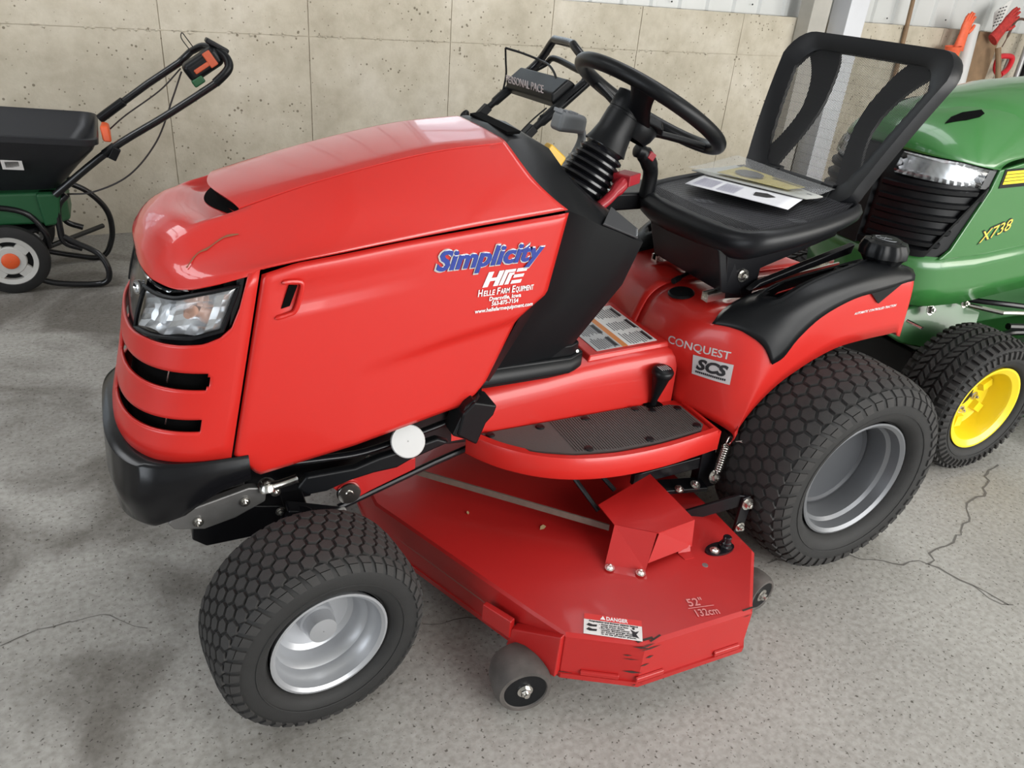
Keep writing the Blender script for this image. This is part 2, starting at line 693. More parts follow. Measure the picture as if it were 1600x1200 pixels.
# back wall of cast concrete: backing and individually cast panels with recessed joints
wall = struct('wall_back', MB().hexa([(-4.5, wy(-4.5) + .006, 0), (9.5, wy(9.5) + .006, 0), (9.5, wy(9.5) + .25, 0), (-4.5, wy(-4.5) + .25, 0),
                                      (-4.5, wy(-4.5) + .006, 1.19), (9.5, wy(9.5) + .006, 1.19), (9.5, wy(9.5) + .25, 1.19), (-4.5, wy(-4.5) + .25, 1.19)]), CONC)
wall['label'] = 'cast concrete knee wall behind the machines'
SEAM = [-4.5, -1.95, -0.795, 0.0, 0.6924, 1.47, 2.105, 2.7309, 3.55, 4.6, 5.6, 6.6, 8.0, 9.5]
rnd = random.Random(3)
for i in range(len(SEAM) - 1):
    for z0, z1 in ((0.0, 0.9515), (0.9555, 1.20)):
        x0, x1 = SEAM[i] + .0022, SEAM[i + 1] - .0022
        d = rnd.uniform(-.0015, .0015)
        n = 7
        fr = [[Vector((lerp(x0, x1, a / n), wy(lerp(x0, x1, a / n)) + d + rnd.uniform(-.0012, .0012), lerp(z0, z1, b / 3))) for a in range(n + 1)] for b in range(4)]
        mb = MB()
        mb.grid(fr)
        bk = lambda p: Vector((p.x, wy(p.x) + .012, p.z))
        rim = fr[0] + [r[-1] for r in fr[1:]] + fr[3][-2::-1] + [r[0] for r in fr[2:0:-1]]
        for a in range(len(rim)):
            p, q = rim[a], rim[(a + 1) % len(rim)]
            mb.add([p, q, bk(q), bk(p)], [(0, 1, 2, 3)])
        ob('concrete_panel', mb, CONC, wall, ang=50)
# chipped lumps of laitance along the lift joint
mb = MB()
for i in range(130):
    x = rnd.uniform(-1.6, 3.3)
    s = rnd.uniform(.003, .011)
    c = Vector((x, wy(x) - .001, .954 + rnd.uniform(-.008, .009)))
    mb.add([c + Vector((-s * rnd.uniform(.8, 2.4), 0, 0)), c + Vector((0, 0, -s)), c + Vector((s * rnd.uniform(.8, 2.4), 0, 0)), c + Vector((0, 0, s * .8)), c + Vector((0, -s * .7, 0))],
           [(0, 1, 4), (1, 2, 4), (2, 3, 4), (3, 0, 4)])
ob('joint_chips', mb, CONC, wall, ang=10, kind='stuff')

# ribbed siding above the wall, with openings for the two high windows
sid = struct('wall_back_siding', MB().hexa([(-4.5, wy(-4.5) + .13, 1.19), (9.5, wy(9.5) + .13, 1.19), (9.5, wy(9.5) + .15, 1.19), (-4.5, wy(-4.5) + .15, 1.19),
                                            (-4.5, wy(-4.5) + .13, 1.42), (9.5, wy(9.5) + .13, 1.42), (9.5, wy(9.5) + .15, 1.42), (-4.5, wy(-4.5) + .15, 1.42)]), SIDING)
sid['label'] = 'pale ribbed metal siding above the concrete wall'
WIN = [(-2.1, -1.1, 1.42, 2.4), (1.15, 2.25, 1.42, 2.4)]
xs_ = [-4.5]
for w in WIN:
    xs_ += [w[0], w[1]]
xs_.append(9.5)


def slab(x0, x1, z0, z1, par, nm='siding_sheet'):
    mb = MB()
    P = []
    x = x0
    prof = []
    while x < x1 - 1e-6:
        for dx, dy in ((0, 0), (.155, 0), (.17, -.018), (.20, -.018), (.215, 0)):
            if x + dx < x1:
                prof.append((x + dx, dy))
        x += .225
    prof.append((x1, 0))
    mb.grid([[Vector((a, wy(a) + .12 + d, z)) for a, d in prof] for z in (z0, z1)])
    ob(nm, mb, SIDING, par, ang=20)


for i in range(5):
    slab(xs_[i], xs_[i + 1], 1.2, 1.42, sid)
    slab(xs_[i], xs_[i + 1], 2.4, 3.3, sid)
    if i % 2 == 0:
        slab(xs_[i], xs_[i + 1], 1.42, 2.4, sid)
mb = MB()
for i in range(16):
    x = 2.0 + i * .3375
    mb.disc((x, wy(x) + (.1 if i % 2 else .118), 1.235 + (.02 if i % 3 else 0)), (0, -1, 0), .0055, 8, h=.004)
ob('siding_screws', mb, BLK, sid, kind='stuff')
for k, w in enumerate(WIN):
    mb = MB()
    for x in (w[0], (w[0] + w[1]) / 2, w[1]):
        mb.box((x, wy(x) + .11, (w[2] + w[3]) / 2), (.05, .06, w[3] - w[2] + .05))
    for z in (w[2], (w[2] + w[3]) / 2, w[3]):
        mb.box(((w[0] + w[1]) / 2, wy((w[0] + w[1]) / 2) + .11, z), (w[1] - w[0] + .05, .06, .05))
    fo = struct('window_%d' % (k + 1), mb, POSTW)
    for i in range(2):
        for j in range(2):
            x0, x1 = lerp(w[0], w[1], i / 2), lerp(w[0], w[1], (i + 1) / 2)
            z0, z1 = lerp(w[2], w[3], j / 2), lerp(w[2], w[3], (j + 1) / 2)
            ob('pane', MB().hexa([(x0, wy(x0) + .11, z0), (x1, wy(x1) + .11, z0), (x1, wy(x1) + .115, z0), (x0, wy(x0) + .115, z0),
                                  (x0, wy(x0) + .11, z1), (x1, wy(x1) + .11, z1), (x1, wy(x1) + .115, z1), (x0, wy(x0) + .115, z1)]), PANE, fo)
# sheltered outside yard beyond the windows is just sky; roof, rafters and the other walls close the barn
struct('ceiling', MB().box((2.5, -.6, 3.34), (14.4, 8.2, .08)), SIDING)
# glazing bars under the two ceiling area lamps; the ceiling above has no opening
for k_, (cx_, cy_, w_, l_) in enumerate(((1.95, .4, 1.15, 3.0), (-1.95, .9, 1.1, 2.0))):
    mb = MB()
    for a_ in (-.5, 0, .5):
        mb.box((cx_ + a_ * w_, cy_, 3.25), (.05, l_ + .05, .05))
        mb.box((cx_, cy_ + a_ * l_, 3.25), (w_, .05, .05))
    struct('window_%d' % (k_ + 3), mb, POSTW)
for i in range(11):
    x = -3.9 + i * 1.3
    struct('trim_%d' % (i + 1), MB().box((x, -.9, 3.2), (.1, 7.5, .2)), RAFT)
mb = MB()
mb.box((-4.45, 1.7, 1.65), (.1, 3.2, 3.3))
mb.box((-4.45, -4.2, 1.65), (.1, 1.0, 3.3))
mb.box((-4.45, -1.9, 3.1), (.1, 4.0, .5))
struct('wall_left', mb, SIDING)
struct('wall_right', MB().box((9.45, -.6, 1.65), (.1, 8.0, 3.3)), SIDING)
mb = MB()
mb.box((-2.2, -4.65, 1.65), (4.6, .1, 3.3))
mb.box((8.8, -4.65, 1.65), (1.4, .1, 3.3))
struct('wall_front', mb, SIDING)

# posts standing against the wall
def post(name, x, y, w, d, z1, m, lab):
    o = ob(name, MB().box((x, y, z1 / 2), (w, d, z1)), m, bevel=.004)
    o['kind'] = 'structure'
    o['label'] = lab
    return o


post('trim_21', 4.10, wy(4.1) - .07, .16, .12, 3.2, POSTG, 'grey timber post against the concrete wall behind the seat')
post('trim_22', 4.40, wy(4.4) - .10, .17, .16, 3.2, POSTW, 'white painted post against the concrete wall behind the seat')

# ------------------------------------------------------------------ wheels


class Prof:  # half outline of a tyre section, from the crown (s=0) down both sidewalls; y across, r outwards
    def __init__(s, R, W, rr, n=3.3):
        rc, h = (R + rr) / 2, (R - rr) / 2
        s.pts, s.nor, s.L = [], [], [0.0]
        for i in range(241):
            a = pi / 2 - (pi * 0.97) * i / 240
            ca, sa = cos(a), sin(a)
            s.pts.append((W / 2 * abs(ca) ** (2 / n), rc + h * (1 if sa >= 0 else -1) * abs(sa) ** (2 / n)))
        for i in range(241):
            a, b = s.pts[max(i - 1, 0)], s.pts[min(i + 1, 240)]
            t = (b[0] - a[0], b[1] - a[1])
            l = hypot(*t) or 1
            s.nor.append((-t[1] / l, t[0] / l))
            if i:
                s.L.append(s.L[-1] + hypot(s.pts[i][0] - s.pts[i - 1][0], s.pts[i][1] - s.pts[i - 1][1]))

    def at(s, d, th, h):
        sg = 1 if d >= 0 else -1
        d = abs(d)
        lo, hi = 0, 240
        while hi - lo > 1:
            m = (lo + hi) // 2
            if s.L[m] <= d:
                lo = m
            else:
                hi = m
        t = (d - s.L[lo]) / max(1e-9, s.L[hi] - s.L[lo])
        y = lerp(s.pts[lo][0], s.pts[hi][0], t) + lerp(s.nor[lo][0], s.nor[hi][0], t) * h
        r = lerp(s.pts[lo][1], s.pts[hi][1], t) + lerp(s.nor[lo][1], s.nor[hi][1], t) * h
        return Vector((r * sin(th), y * sg, r * cos(th)))


def xf_mb(mb, M):
    mb.v = [tuple(M @ Vector(p)) for p in mb.v]
    return mb


def tyre(R, W, rr, rows, cnt, hexr, lugs, style='turf', wall=None):
    p = Prof(R, W, rr)
    body = MB()
    k = 56
    Lm = p.L[-1]
    body.grid([[p.at(lerp(-Lm, Lm, i / 40), 2 * pi * j / k, 0) for i in range(41)] for j in range(k + 1)])
    # moulded rings on the sidewall
    for sg in (-1, 1):
        for q in (0.60, 0.78):
            body.tube([p.at(sg * Lm * q, 2 * pi * j / 48, 0.0002) for j in range(48)], 0.0018, 5, closed=True)
    tr = MB()
    pitch = 2 * pi / cnt

    def block(poly, h, top=0.86):
        c = [sum(q[i] for q in poly) / len(poly) for i in (0, 1)]
        lo = [p.at(d, t, -0.002) for d, t in poly]
        hi = [p.at(lerp(c[0], d, top), lerp(c[1], t, top), h) for d, t in poly]
        ce = p.at(c[0], c[1], h * 1.02)
        n = len(poly)
        tr.add(lo + hi + [ce], [(i, (i + 1) % n, (i + 1) % n + n, i + n) for i in range(n)] + [(n + i, n + (i + 1) % n, 2 * n) for i in range(n)])

    if style == 'turf':
        hexr = R * pitch / 1.732
        w = 1.5 * hexr / 1.03
        for r in range(rows):
            d = (r - (rows - 1) / 2) * w * 1.03
            for c in range(cnt):
                t = (c + 0.5 * (r % 2)) * pitch
                q = .90 * pitch / 1.732
                block([(d + hexr * .90 * cos(a), t + q * sin(a)) for a in [pi / 3 * i for i in range(6)]], 0.0055, .84)
        edge = rows / 2 * w * 1.03
        for sg in (-1, 1):
            off = 0.5 * (rows % 2) if sg > 0 else 0.5
            for c in range(cnt):
                t = (c + off) * pitch
                e0, e1, e2 = edge + hexr * .02, edge + lugs * .45, edge + lugs
                a = .40 * pitch
                s1, s2 = .22 * pitch, .42 * pitch
                for q0, q1, sa, sb, wa, wb in ((e0, e1, 0, s1, 1, .95), (e1, e2, s1, s2, .95, .8)):
                    block([(sg * q0, t + sa - a * wa), (sg * q1, t + sb - a * wb), (sg * q1, t + sb + a * wb), (sg * q0, t + sa + a * wa)], 0.0036, .9)
    else:  # chevron bars with square shoulder lugs
        for c in range(cnt):
            t = c * pitch
            for sg in (-1, 1):
                o = t + (0.5 * pitch if sg > 0 else 0)
                for k0, k1, a0, a1 in ((.004, .026, -.10, .28), (.032, .056, .30, -.06)):
                    for rep in (0, .5):
                        oo = o + rep * pitch
                        h = .17 * pitch
                        block([(sg * k0, oo + a0 * pitch - h), (sg * k1, oo + a1 * pitch - h), (sg * k1, oo + a1 * pitch + h), (sg * k0, oo + a0 * pitch + h)], .008, .88)
                for rep in (0, .5):
                    oo = o + rep * pitch
                    h = .16 * pitch
                    block([(sg * .064, oo - h), (sg * .092, oo - h * .8), (sg * .092, oo + h * .8), (sg * .064, oo + h)], .009, .8)
                    block([(sg * .098, oo + .25 * pitch - h), (sg * .128, oo + .25 * pitch - h * .7), (sg * .128, oo + .25 * pitch + h * .7), (sg * .098, oo + .25 * pitch + h)], .007, .7)
    return body, tr


_tyres = {}


def wheel(parent, name, cen, R, W, rr, side, steer, rows, cnt, hexr, lugs, rim, rimmats, style='turf', tread_m=None):
    """side -1: outer face towards -y"""
    key = (R, W, rr, style)
    M = Matrix.Translation(Vector(cen)) @ Matrix.Rotation(steer, 4, 'Z')
    if side > 0:
        M = M @ Matrix.Rotation(pi, 4, 'Z')
    body, tr = tyre(R, W, rr, rows, cnt, hexr, lugs, style)
    w = ob(name, xf_mb(body, M), RUB, parent, ang=50)
    ob('tread', xf_mb(tr, M), tread_m or RUBT, w, ang=30, kind='stuff', weld=False)
    for nm, mb, m in rim():
        (obs if nm[0] == '*' else ob)(nm.strip('*'), xf_mb(mb, M), m, w, ang=30)
    return w


def front_rim():
    mb = MB()  # outer face at local y = -0.08
    prof = [(.112, -.066), (.1165, -.080), (.1165, -.0825), (.112, -.083), (.106, -.078), (.1035, -.066), (.100, -.058), (.0955, -.052), (.094, -.040), (.086, -.031), (.083, -.018), (.079, -.004), (.070, .004), (.03, .008), (.001, .008)]
    mb.lathe(prof, (0, 0, 0), (0, 1, 0), 56)
    mb.lathe([(.112, .066), (.1165, .08), (.105, .078), (.10, .05), (.08, .02), (.03, .012)], (0, 0, 0), (0, 1, 0), 40)
    yield 'rim', mb, SILV
    mb = MB()
    mb.lathe([(.036, .008), (.0345, -.012), (.0315, -.016), (.0305, -.030), (.0285, -.034), (.0285, -.040), (.0275, -.043), (.001, -.045)], (0, 0, 0), (0, 1, 0), 36)
    yield 'hub_cap', mb, SILV
    mb = MB()
    mb.tube([(-.045, -.004, .062), (-.047, -.022, .066)], .004, 8)
    mb.tube([(-.047, -.022, .066), (-.048, -.030, .068)], .005, 8)
    yield 'valve_stem', mb, BLK


def rear_rim():
    mb = MB()  # outer face at local y = -0.108
    prof = [(.160, -.094), (.1655, -.106), (.1655, -.109), (.161, -.110), (.152, -.104), (.149, -.090), (.147, -.080), (.139, -.072), (.136, -.060), (.134, -.035), (.133, -.010)]
    mb.lathe(prof, (0, 0, 0), (0, 1, 0), 64)
    mb.lathe([(.160, .094), (.1655, .108), (.15, .102), (.14, .07), (.133, .0)], (0, 0, 0), (0, 1, 0), 48)
    yield 'rim', mb, GREYW
    mb = MB()
    mb.lathe([(.134, -.012), (.128, -.020), (.124, -.020), (.118, -.014), (.06, -.012), (.001, -.012)], (0, 0, 0), (0, 1, 0), 48)
    mb.tube([(-.09, -.013, .06), (-.03, -.0125, .02), (.0, -.0125, .05), (.06, -.013, .11)], .0016, 6)
    mb.lathe([(.045, -.012), (.043, .05), (.001, .05)], (0, 0, 0), (0, 1, 0), 20)
    yield 'wheel_disc', mb, DGREY


def green_rim():
    mb = MB()
    prof = [(.140, -.07), (.1455, -.084), (.1455, -.088), (.139, -.088), (.122, -.078), (.118, -.070), (.112, -.03), (.106, -.010), (.09, -.004), (.001, -.004)]
    mb.lathe(prof, (0, 0, 0), (0, 1, 0), 48)
    for i in range(6):
        a = 2 * pi * i / 6
        q = Matrix.Rotation(a, 3, 'Y')
        mb.hexa([q @ Vector(p) for p in ((-.018, -.004, .062), (.018, -.004, .062), (.014, -.022, .066), (-.014, -.022, .066), (-.018, -.004, .108), (.018, -.004, .108), (.014, -.022, .104), (-.014, -.022, .104))])
    mb.lathe([(.14, .07), (.1455, .088), (.12, .08), (.11, .02), (.06, .0)], (0, 0, 0), (0, 1, 0), 40)
    yield 'rim', mb, GYEL
    mb = MB()
    for i in range(5):
        a = 2 * pi * (i + .3) / 5
        mb.bolt((.052 * sin(a), -.005, .052 * cos(a)), (0, -1, 0), .010, .010)
    yield '*wheel_bolt', mb, CHR
    mb = MB()
    mb.lathe([(.031, -.0045), (.031, -.0055), (.001, -.006)], (0, 0, 0), (0, 1, 0), 24)
    yield 'hub_opening', mb, DARK


# ------------------------------------------------------------------ the red garden tractor
T = thing('garden_tractor', 'red garden tractor with black mesh seat and mower deck, parked in the middle', 'tractor', (0.6, 0, 0))

HW, HN = 0.245, 2.6


def nx_f(z):
    return interp(z, [.3, .5, .55, .615, .76, .83, .9], [-.335, -.318, -.305, -.288, -.257, -.236, -.21])


def nx_s(z):
    return -.118 + (z - .5) * (.076 / .36)


def F(phi, z, off=0.0):
    a = abs(phi)
    s = 1 if phi >= 0 else -1
    p = Vector((nx_s(z) - (nx_s(z) - nx_f(z)) * max(cos(a), 0) ** (2 / HN), s * HW * sin(a) ** (2 / HN), z))
    if off:
        c = Vector((nx_s(z) + .02, 0, z))
        d = (p - c)
        d.normalize()
        p = p + d * off
    return p


# hood shell: long control lines from lip to rear edge, one per fraction across
LIPZ = [(0, .849), (.128, .847), (.355, .840), (.519, .835), (.67, .830), (.821, .827), (1.03, .832), (1.26, .843), (1.509, .857), (1.571, .860)]


def lipz(phi):
    return interp(abs(phi), [a for a, _ in LIPZ], [b for _, b in LIPZ])


def lip(phi):
    return F(phi, lipz(phi))


_l = [lip(0), lip(.30), lip(.60), lip(.95), lip(1.25), lip(1.54)]
HOOD = [
    (0.00, [tuple(_l[0]), (-.226, 0, .876), (-.188, 0, .914), (-.085, 0, .950), (.10, 0, .998), (.30, 0, 1.043), (.456, 0, 1.057)]),
    (0.35, [tuple(_l[1]), (-.218, .082, .872), (-.180, .082, .911), (-.080, .078, .948), (.10, .078, .996), (.30, .078, 1.041), (.456, .078, 1.056)]),
    (0.60, [tuple(_l[2]), (-.197, .145, .864), (-.155, .140, .904), (-.062, .135, .941), (.10, .133, .991), (.30, .133, 1.036), (.456, .132, 1.053)]),
    (0.78, [tuple(_l[3]), (-.160, .192, .854), (-.118, .186, .876), (-.035, .184, .908), (.12, .186, .957), (.31, .192, .987), (.487, .197, 1.000)]),
    (0.90, [tuple(_l[4]), (-.110, .224, .858), (-.065, .222, .874), (.01, .222, .893), (.16, .224, .922), (.335, .227, .950), (.522, .224, .966)]),
    (1.00, [tuple(_l[5]), (-.035, .2465, .872), (.02, .2475, .882), (.10, .248, .892), (.22, .248, .908), (.37, .246, .925), (.553, .238, .943)]),
]


def hood_pt(u, t):
    sg = -1 if t < 0 else 1
    t = abs(t)
    rows = [(tt, HC[i][u]) for i, (tt, _) in enumerate(HOOD)]
    k = 0
    while k < len(rows) - 2 and t > rows[k + 1][0]:
        k += 1
    a, b = rows[k], rows[k + 1]
    f = (t - a[0]) / (b[0] - a[0])
    if k == 0:
        p0 = Vector((b[1].x, -b[1].y, b[1].z))
    elif k == 2:
        p0 = a[1] * 2 - b[1]
        p0 = rows[k - 1][1].lerp(p0, .6)
    else:
        p0 = rows[k - 1][1]
    if k + 2 < len(rows) and k != 1:
        p3 = rows[k + 2][1]
    elif k == 1:
        p3 = (b[1] * 2 - a[1]).lerp(rows[k + 2][1], .4)
    else:
        p3 = b[1] * 2 - a[1]
    p1, p2 = a[1], b[1]
    q = 0.5 * (2 * p1 + (p2 - p0) * f + (2 * p0 - 5 * p1 + 4 * p2 - p3) * f * f + (3 * p1 - p0 - 3 * p2 + p3) * f ** 3)
    return Vector((q.x, q.y * sg, q.z))


HC = [cr(c, 6) for _, c in HOOD]
NU = len(HC[0])
NT = 72
mb = MB()


def ss(a, b, x):
    t = max(0, min(1, (x - a) / (b - a)))
    return t * t * (3 - 2 * t)


def dish_(p):  # the hood dips in front of the scoop lip and stays low under the raised centre
    if abs(p.y) >= .1335 or p.z < .85:
        return p
    e = 1 - (abs(p.y) / .1335) ** 14
    lx = -.090 + .036 * (abs(p.y) / .1345) ** 1.8
    d = .026 * ss(lx - .095, lx - .012, p.x) * (1 - ss(.40, .45, p.x)) * e
    return Vector((p.x, p.y, p.z - d))


UU = [(0, 0)] + [(u, k) for u in range(NU - 1) for k in range(1, 4)]
mb.grid([[dish_(hood_pt(u, -1 + 2 * j / NT).lerp(hood_pt(min(u + 1, NU - 1), -1 + 2 * j / NT), k / 3)) for j in range(NT + 1)] for u, k in UU])
hood = ob('hood', mb, REDT, T, ang=60, solid=.004)
# raised centre of the hood: starts at the crescent scoop and sinks into the hood towards the rear
mb, mo = MB(), MB()


def sc_z(x, y):  # hood height at (x, y) near the top
    best = None
    for u in range(NU - 1):
        t = min(.6, abs(y) / .1345 * .6)
        a, b = hood_pt(u, t), hood_pt(u + 1, t)
        if a.x <= x <= b.x:
            return lerp(a.z, b.z, (x - a.x) / (b.x - a.x))
    return 1.05


rows_ = []
for i in range(15):
    f = (i / 14) ** 1.3
    row, low = [], []
    for j in range(17):
        y = -.1345 + .269 * j / 16
        lipx = -.090 + .036 * (abs(y) / .1345) ** 1.8
        x = lerp(lipx, .45, f)
        ed = 1 - (abs(y) / .1345) ** 8
        h = lerp(.0045, .0012, f)
        row.append(Vector((x, y, sc_z(x, y) + h * (.12 + .88 * ed) - (.0006 if j in (0, 16) else 0))))
    rows_.append(row)
under = [Vector((p.x + .005, p.y, p.z - .006)) for p in rows_[0]]
mb.grid([under] + rows_)
for e_ in (0, 16):
    mb.grid([[r[e_] for r in rows_], [r[e_] + Vector((0, .0005 if e_ == 0 else -.0005, -.006)) for r in rows_]])
ob('raised_hood_centre', mb, REDT, hood, ang=50)
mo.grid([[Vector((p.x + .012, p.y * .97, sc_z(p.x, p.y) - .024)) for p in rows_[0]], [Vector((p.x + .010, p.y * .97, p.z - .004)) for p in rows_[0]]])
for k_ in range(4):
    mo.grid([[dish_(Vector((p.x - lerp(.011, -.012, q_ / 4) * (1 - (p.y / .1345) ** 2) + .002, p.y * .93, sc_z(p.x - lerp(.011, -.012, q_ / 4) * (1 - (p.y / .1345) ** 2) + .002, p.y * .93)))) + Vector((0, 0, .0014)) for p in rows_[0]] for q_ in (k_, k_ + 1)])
ob('scoop_opening_shade', mo, DARK, hood, ang=50)  # black crescent laid on the hood paints the shade inside the scoop
mb = MB()
ribbon(mb, [Vector(p) + Vector((-.0004, -.0010, .0012)) for p in cr([(-.153, -.191, .860), (-.147, -.187, .866), (-.139, -.179, .873), (-.129, -.176, .881), (-.118, -.176, .885), (-.106, -.174, .892), (-.092, -.170, .900), (-.080, -.170, .905), (-.062, -.173, .908)], 2)],
       [.003, .002, .0018, .0025, .003, .0022, .002, .0035, .0045, .003, .002, .0025, .003, .003, .0045, .004, .002], (-.27, -.66, .7))
ob('hood_scratch', mb, SCRATCH, hood)

# added black shell: its colour gives the hood gaps their dark inside
mb = MB()
mb.loft([[Vector((x, y, z)) for y, z in ((-.225, zb), (-.228, .85), (-.20, zt - .05), (0, zt), (.20, zt - .05), (.228, .85), (.225, zb), (0, zb))]
         for x, zb, zt in ((-.10, .52, .865), (.02, .50, .90), (.2, .50, .93), (.40, .54, .97))])
mb.loft([[F(ph, z, -.03) for z in (.505, .6, .66, .70)] for ph in [lerp(-1.5, 1.5, i / 24) for i in range(25)]], closed=False)
ob('hood_inner_shade', mb, DARK, T, ang=40)


# hood side panels
def pan_edge_f(z):
    return nx_s(z) + .004


PT = [(-.038, .858), (.02, .874), (.10, .884), (.22, .901), (.37, .918), (.553, .938)]      # top edge
PBm = [(-.114, .503), (-.072, .447), (.12, .478), (.30, .513), (.365, .525), (.405, .575)]    # bottom edge
PR = [(.405, .575), (.472, .728), (.524, .770), (.5535, .938)]


def panel(sg):
    NX, NZ = 56, 36

    def bot(f):
        return (lerp(-.114, .405, f), interp(lerp(-.114, .405, f), [p[0] for p in PBm], [p[1] for p in PBm]))

    def top(f):
        x = lerp(-.038, .553, f)
        return (x, interp(x, [p[0] for p in PT], [p[1] for p in PT]))

    P = []
    for i in range(NX + 1):
        f = i / NX
        b, t = bot(f), top(f)
        col = []
        for j in range(NZ + 1):
            h = j / NZ
            x, z = lerp(b[0], t[0], h), lerp(b[1], t[1], h)
            if i == NX:
                x = interp(z, [p[1] for p in PR], [p[0] for p in PR])
            elif f > .8:
                x += (interp(z, [p[1] for p in PR], [p[0] for p in PR]) - lerp(.405, .553, h)) * (f - .8) / .2
            if f < .05:
                x = lerp(pan_edge_f(z) + .03 * f / .05 * 0 + (x - lerp(-.114, -.038, h)), x, f / .05) if z > .5 else x
            y = .2455
            # step under the sweeping lower crease
            cz = .664 + (x - .171) * .212
            fade = max(0, min(1, (x - .12) / .2))
            y -= .011 * fade * max(0, min(1, (cz - z) / .016))
            # sunken channel running back from the vent
            f2 = max(0, min(1, 1 - (x - .05) / .22)) * max(0, min(1, (x + .02) / .03))
            zc0, zc1 = .783 + (x) * .12, .842 + x * .10
            y -= .005 * f2 * max(0, min(1, min(z - zc0, zc1 - z) / .007))
            if j == NZ or j == 0 or i == 0 or i == NX:
                y -= .004
            col.append(Vector((x, sg * y, z)))
        P.append(col)
    mb = MB()
    mb.grid(P)
    return ob('side_panel', mb, RED, T, ang=50, solid=.003, flip=False)


pl = panel(-1)
pr = panel(1)
for sg, pp in ((-1, pl), (1, pr)):
    y = sg * .2445
    mb = MB()
    mb.prism([(-.010, y - sg * .002, .793), (.005, y - sg * .002, .797), (.020, y - sg * .002, .834), (.006, y - sg * .002, .836)], (0, sg * .0035, 0))
    ob('vent_slot_shade', mb, DARK, pp)  # black patch instead of a hole, shade of the vent put into its colour
    mb = MB()
    yy = sg * .2475
    mb.tube(cr([(-.006, yy, .842), (.012, yy, .843), (.028, yy, .838), (.024, yy, .815), (.014, yy, .788), (.0, yy, .781), (-.022, yy, .776)], 5), [.0015] + [.0045] * 29 + [.0015], 8)
    ob('vent_rim', mb, RED, pp)

# lettering on the near panel
XD, YD = Vector((1, 0, .035)), Vector((.2, 0, 1))
yl = -.2476
text('maker_name', 'Simplicity', CHROME, pl, (.2725, yl + .0006, .8400), XD, (.03, 0, 1), .0400, .2345, shear=.30, bold=.050, ext=.0010)
text('maker_name', 'Simplicity', BLUE, pl, (.2755, yl - .0009, .8415), XD, (.03, 0, 1), .0370, .2285, shear=.30, bold=.034, ext=.0008)
mb = MB()


def hp(x, z):
    return Vector((.375 + x * .084 + z * .012, yl, .7985 + z * .031 + x * .004))


def bar(x0, z0, x1, z1, sl=0.0):
    mb.hexa([hp(x0, z0), hp(x1, z0), hp(x1, z0) + Vector((0, .0012, 0)), hp(x0, z0) + Vector((0, .0012, 0)),
             hp(x0 + sl, z1), hp(x1 + sl, z1), hp(x1 + sl, z1) + Vector((0, .0012, 0)), hp(x0 + sl, z1) + Vector((0, .0012, 0))])


bar(0, 0, .13, 1)
bar(.13, .38, .27, .58)
bar(.27, 0, .39, 1)
bar(.42, 0, .52, .82)
bar(.42, .82, .70, 1)
bar(.56, 0, .66, .62)
bar(.56, .62, .70, .76)
bar(.74, .78, 1.0, 1)
bar(.72, .40, .98, .60)
bar(.72, 0, .98, .22)
ob('dealer_logo', mb, WPR, pl)
text('dealer_text', 'H', WPR, pl, (.3655, yl, .7800), XD, (0, 0, 1), .0145, .0105, .15, .012)
text('dealer_text', 'ELLE', WPR, pl, (.3775, yl, .7804), XD, (0, 0, 1), .0112, .0250, .15, .012)
text('dealer_text', 'F', WPR, pl, (.4060, yl, .7814), XD, (0, 0, 1), .0145, .0080, .15, .012)
text('dealer_text', 'ARM', WPR, pl, (.4150, yl, .7818), XD, (0, 0, 1), .0112, .0205, .15, .012)
text('dealer_text', 'E', WPR, pl, (.4390, yl, .7826), XD, (0, 0, 1), .0145, .0080, .15, .012)
text('dealer_text', 'QUIPMENT', WPR, pl, (.4480, yl, .7830), XD, (0, 0, 1), .0112, .0400, .15, .012)
text('dealer_text', 'Dyersville, Iowa', WPR, pl, (.3910, yl, .7690), XD, (0, 0, 1), .0085, .0700, .1, .018)
text('dealer_text', '563-875-7154', WPR, pl, (.3970, yl, .7580), XD, (0, 0, 1), .0085, .0590, .1, .018)
text('dealer_text', 'www.hellefarmequipment.com', WPR, pl, (.3620, yl, .7450), XD, (0, 0, 1), .0082, .1280, .12, .016)

# front fascia with two wrap-around air slots
FB = [(1.571, .868), (1.52, .862), (1.50, .80), (1.47, .765), (1.40, .747), (1.28, .735), (1.056, .730), (.85, .728), (.6, .727), (.377, .722), (.19, .721), (0, .721)]


def fascia_top(phi):
    a = abs(phi)
    for i in range(len(FB) - 1):
        if FB[i + 1][0] <= a <= FB[i][0]:
            t = (a - FB[i + 1][0]) / (FB[i][0] - FB[i + 1][0])
            return lerp(FB[i + 1][1], FB[i][1], t)
    return .721


phis = []
for i in range(61):
    phis.append(lerp(-1.5705, 1.5705, i / 60))
for e in (1.52, 1.50, 1.47, 1.345, 1.325, 1.365, 1.40):
    phis += [e, -e]
phis = sorted(set(phis))
ZR = [.498, .530, .555, .562, .571, .580, .588, .594, .62, .640, .646, .653, .663, .673, .680, .686, .705]


def in_slot(ph, z):
    a = abs(ph)
    for z0, z1, e in ((.562, .588, 1.345), (.646, .680, 1.365)):
        if z0 < z < z1:
            hz = (z - (z0 + z1) / 2) / ((z1 - z0) / 2)
            if a < (e if abs(hz) < .7 else e - .02) and a > .05:
                return True
    return False


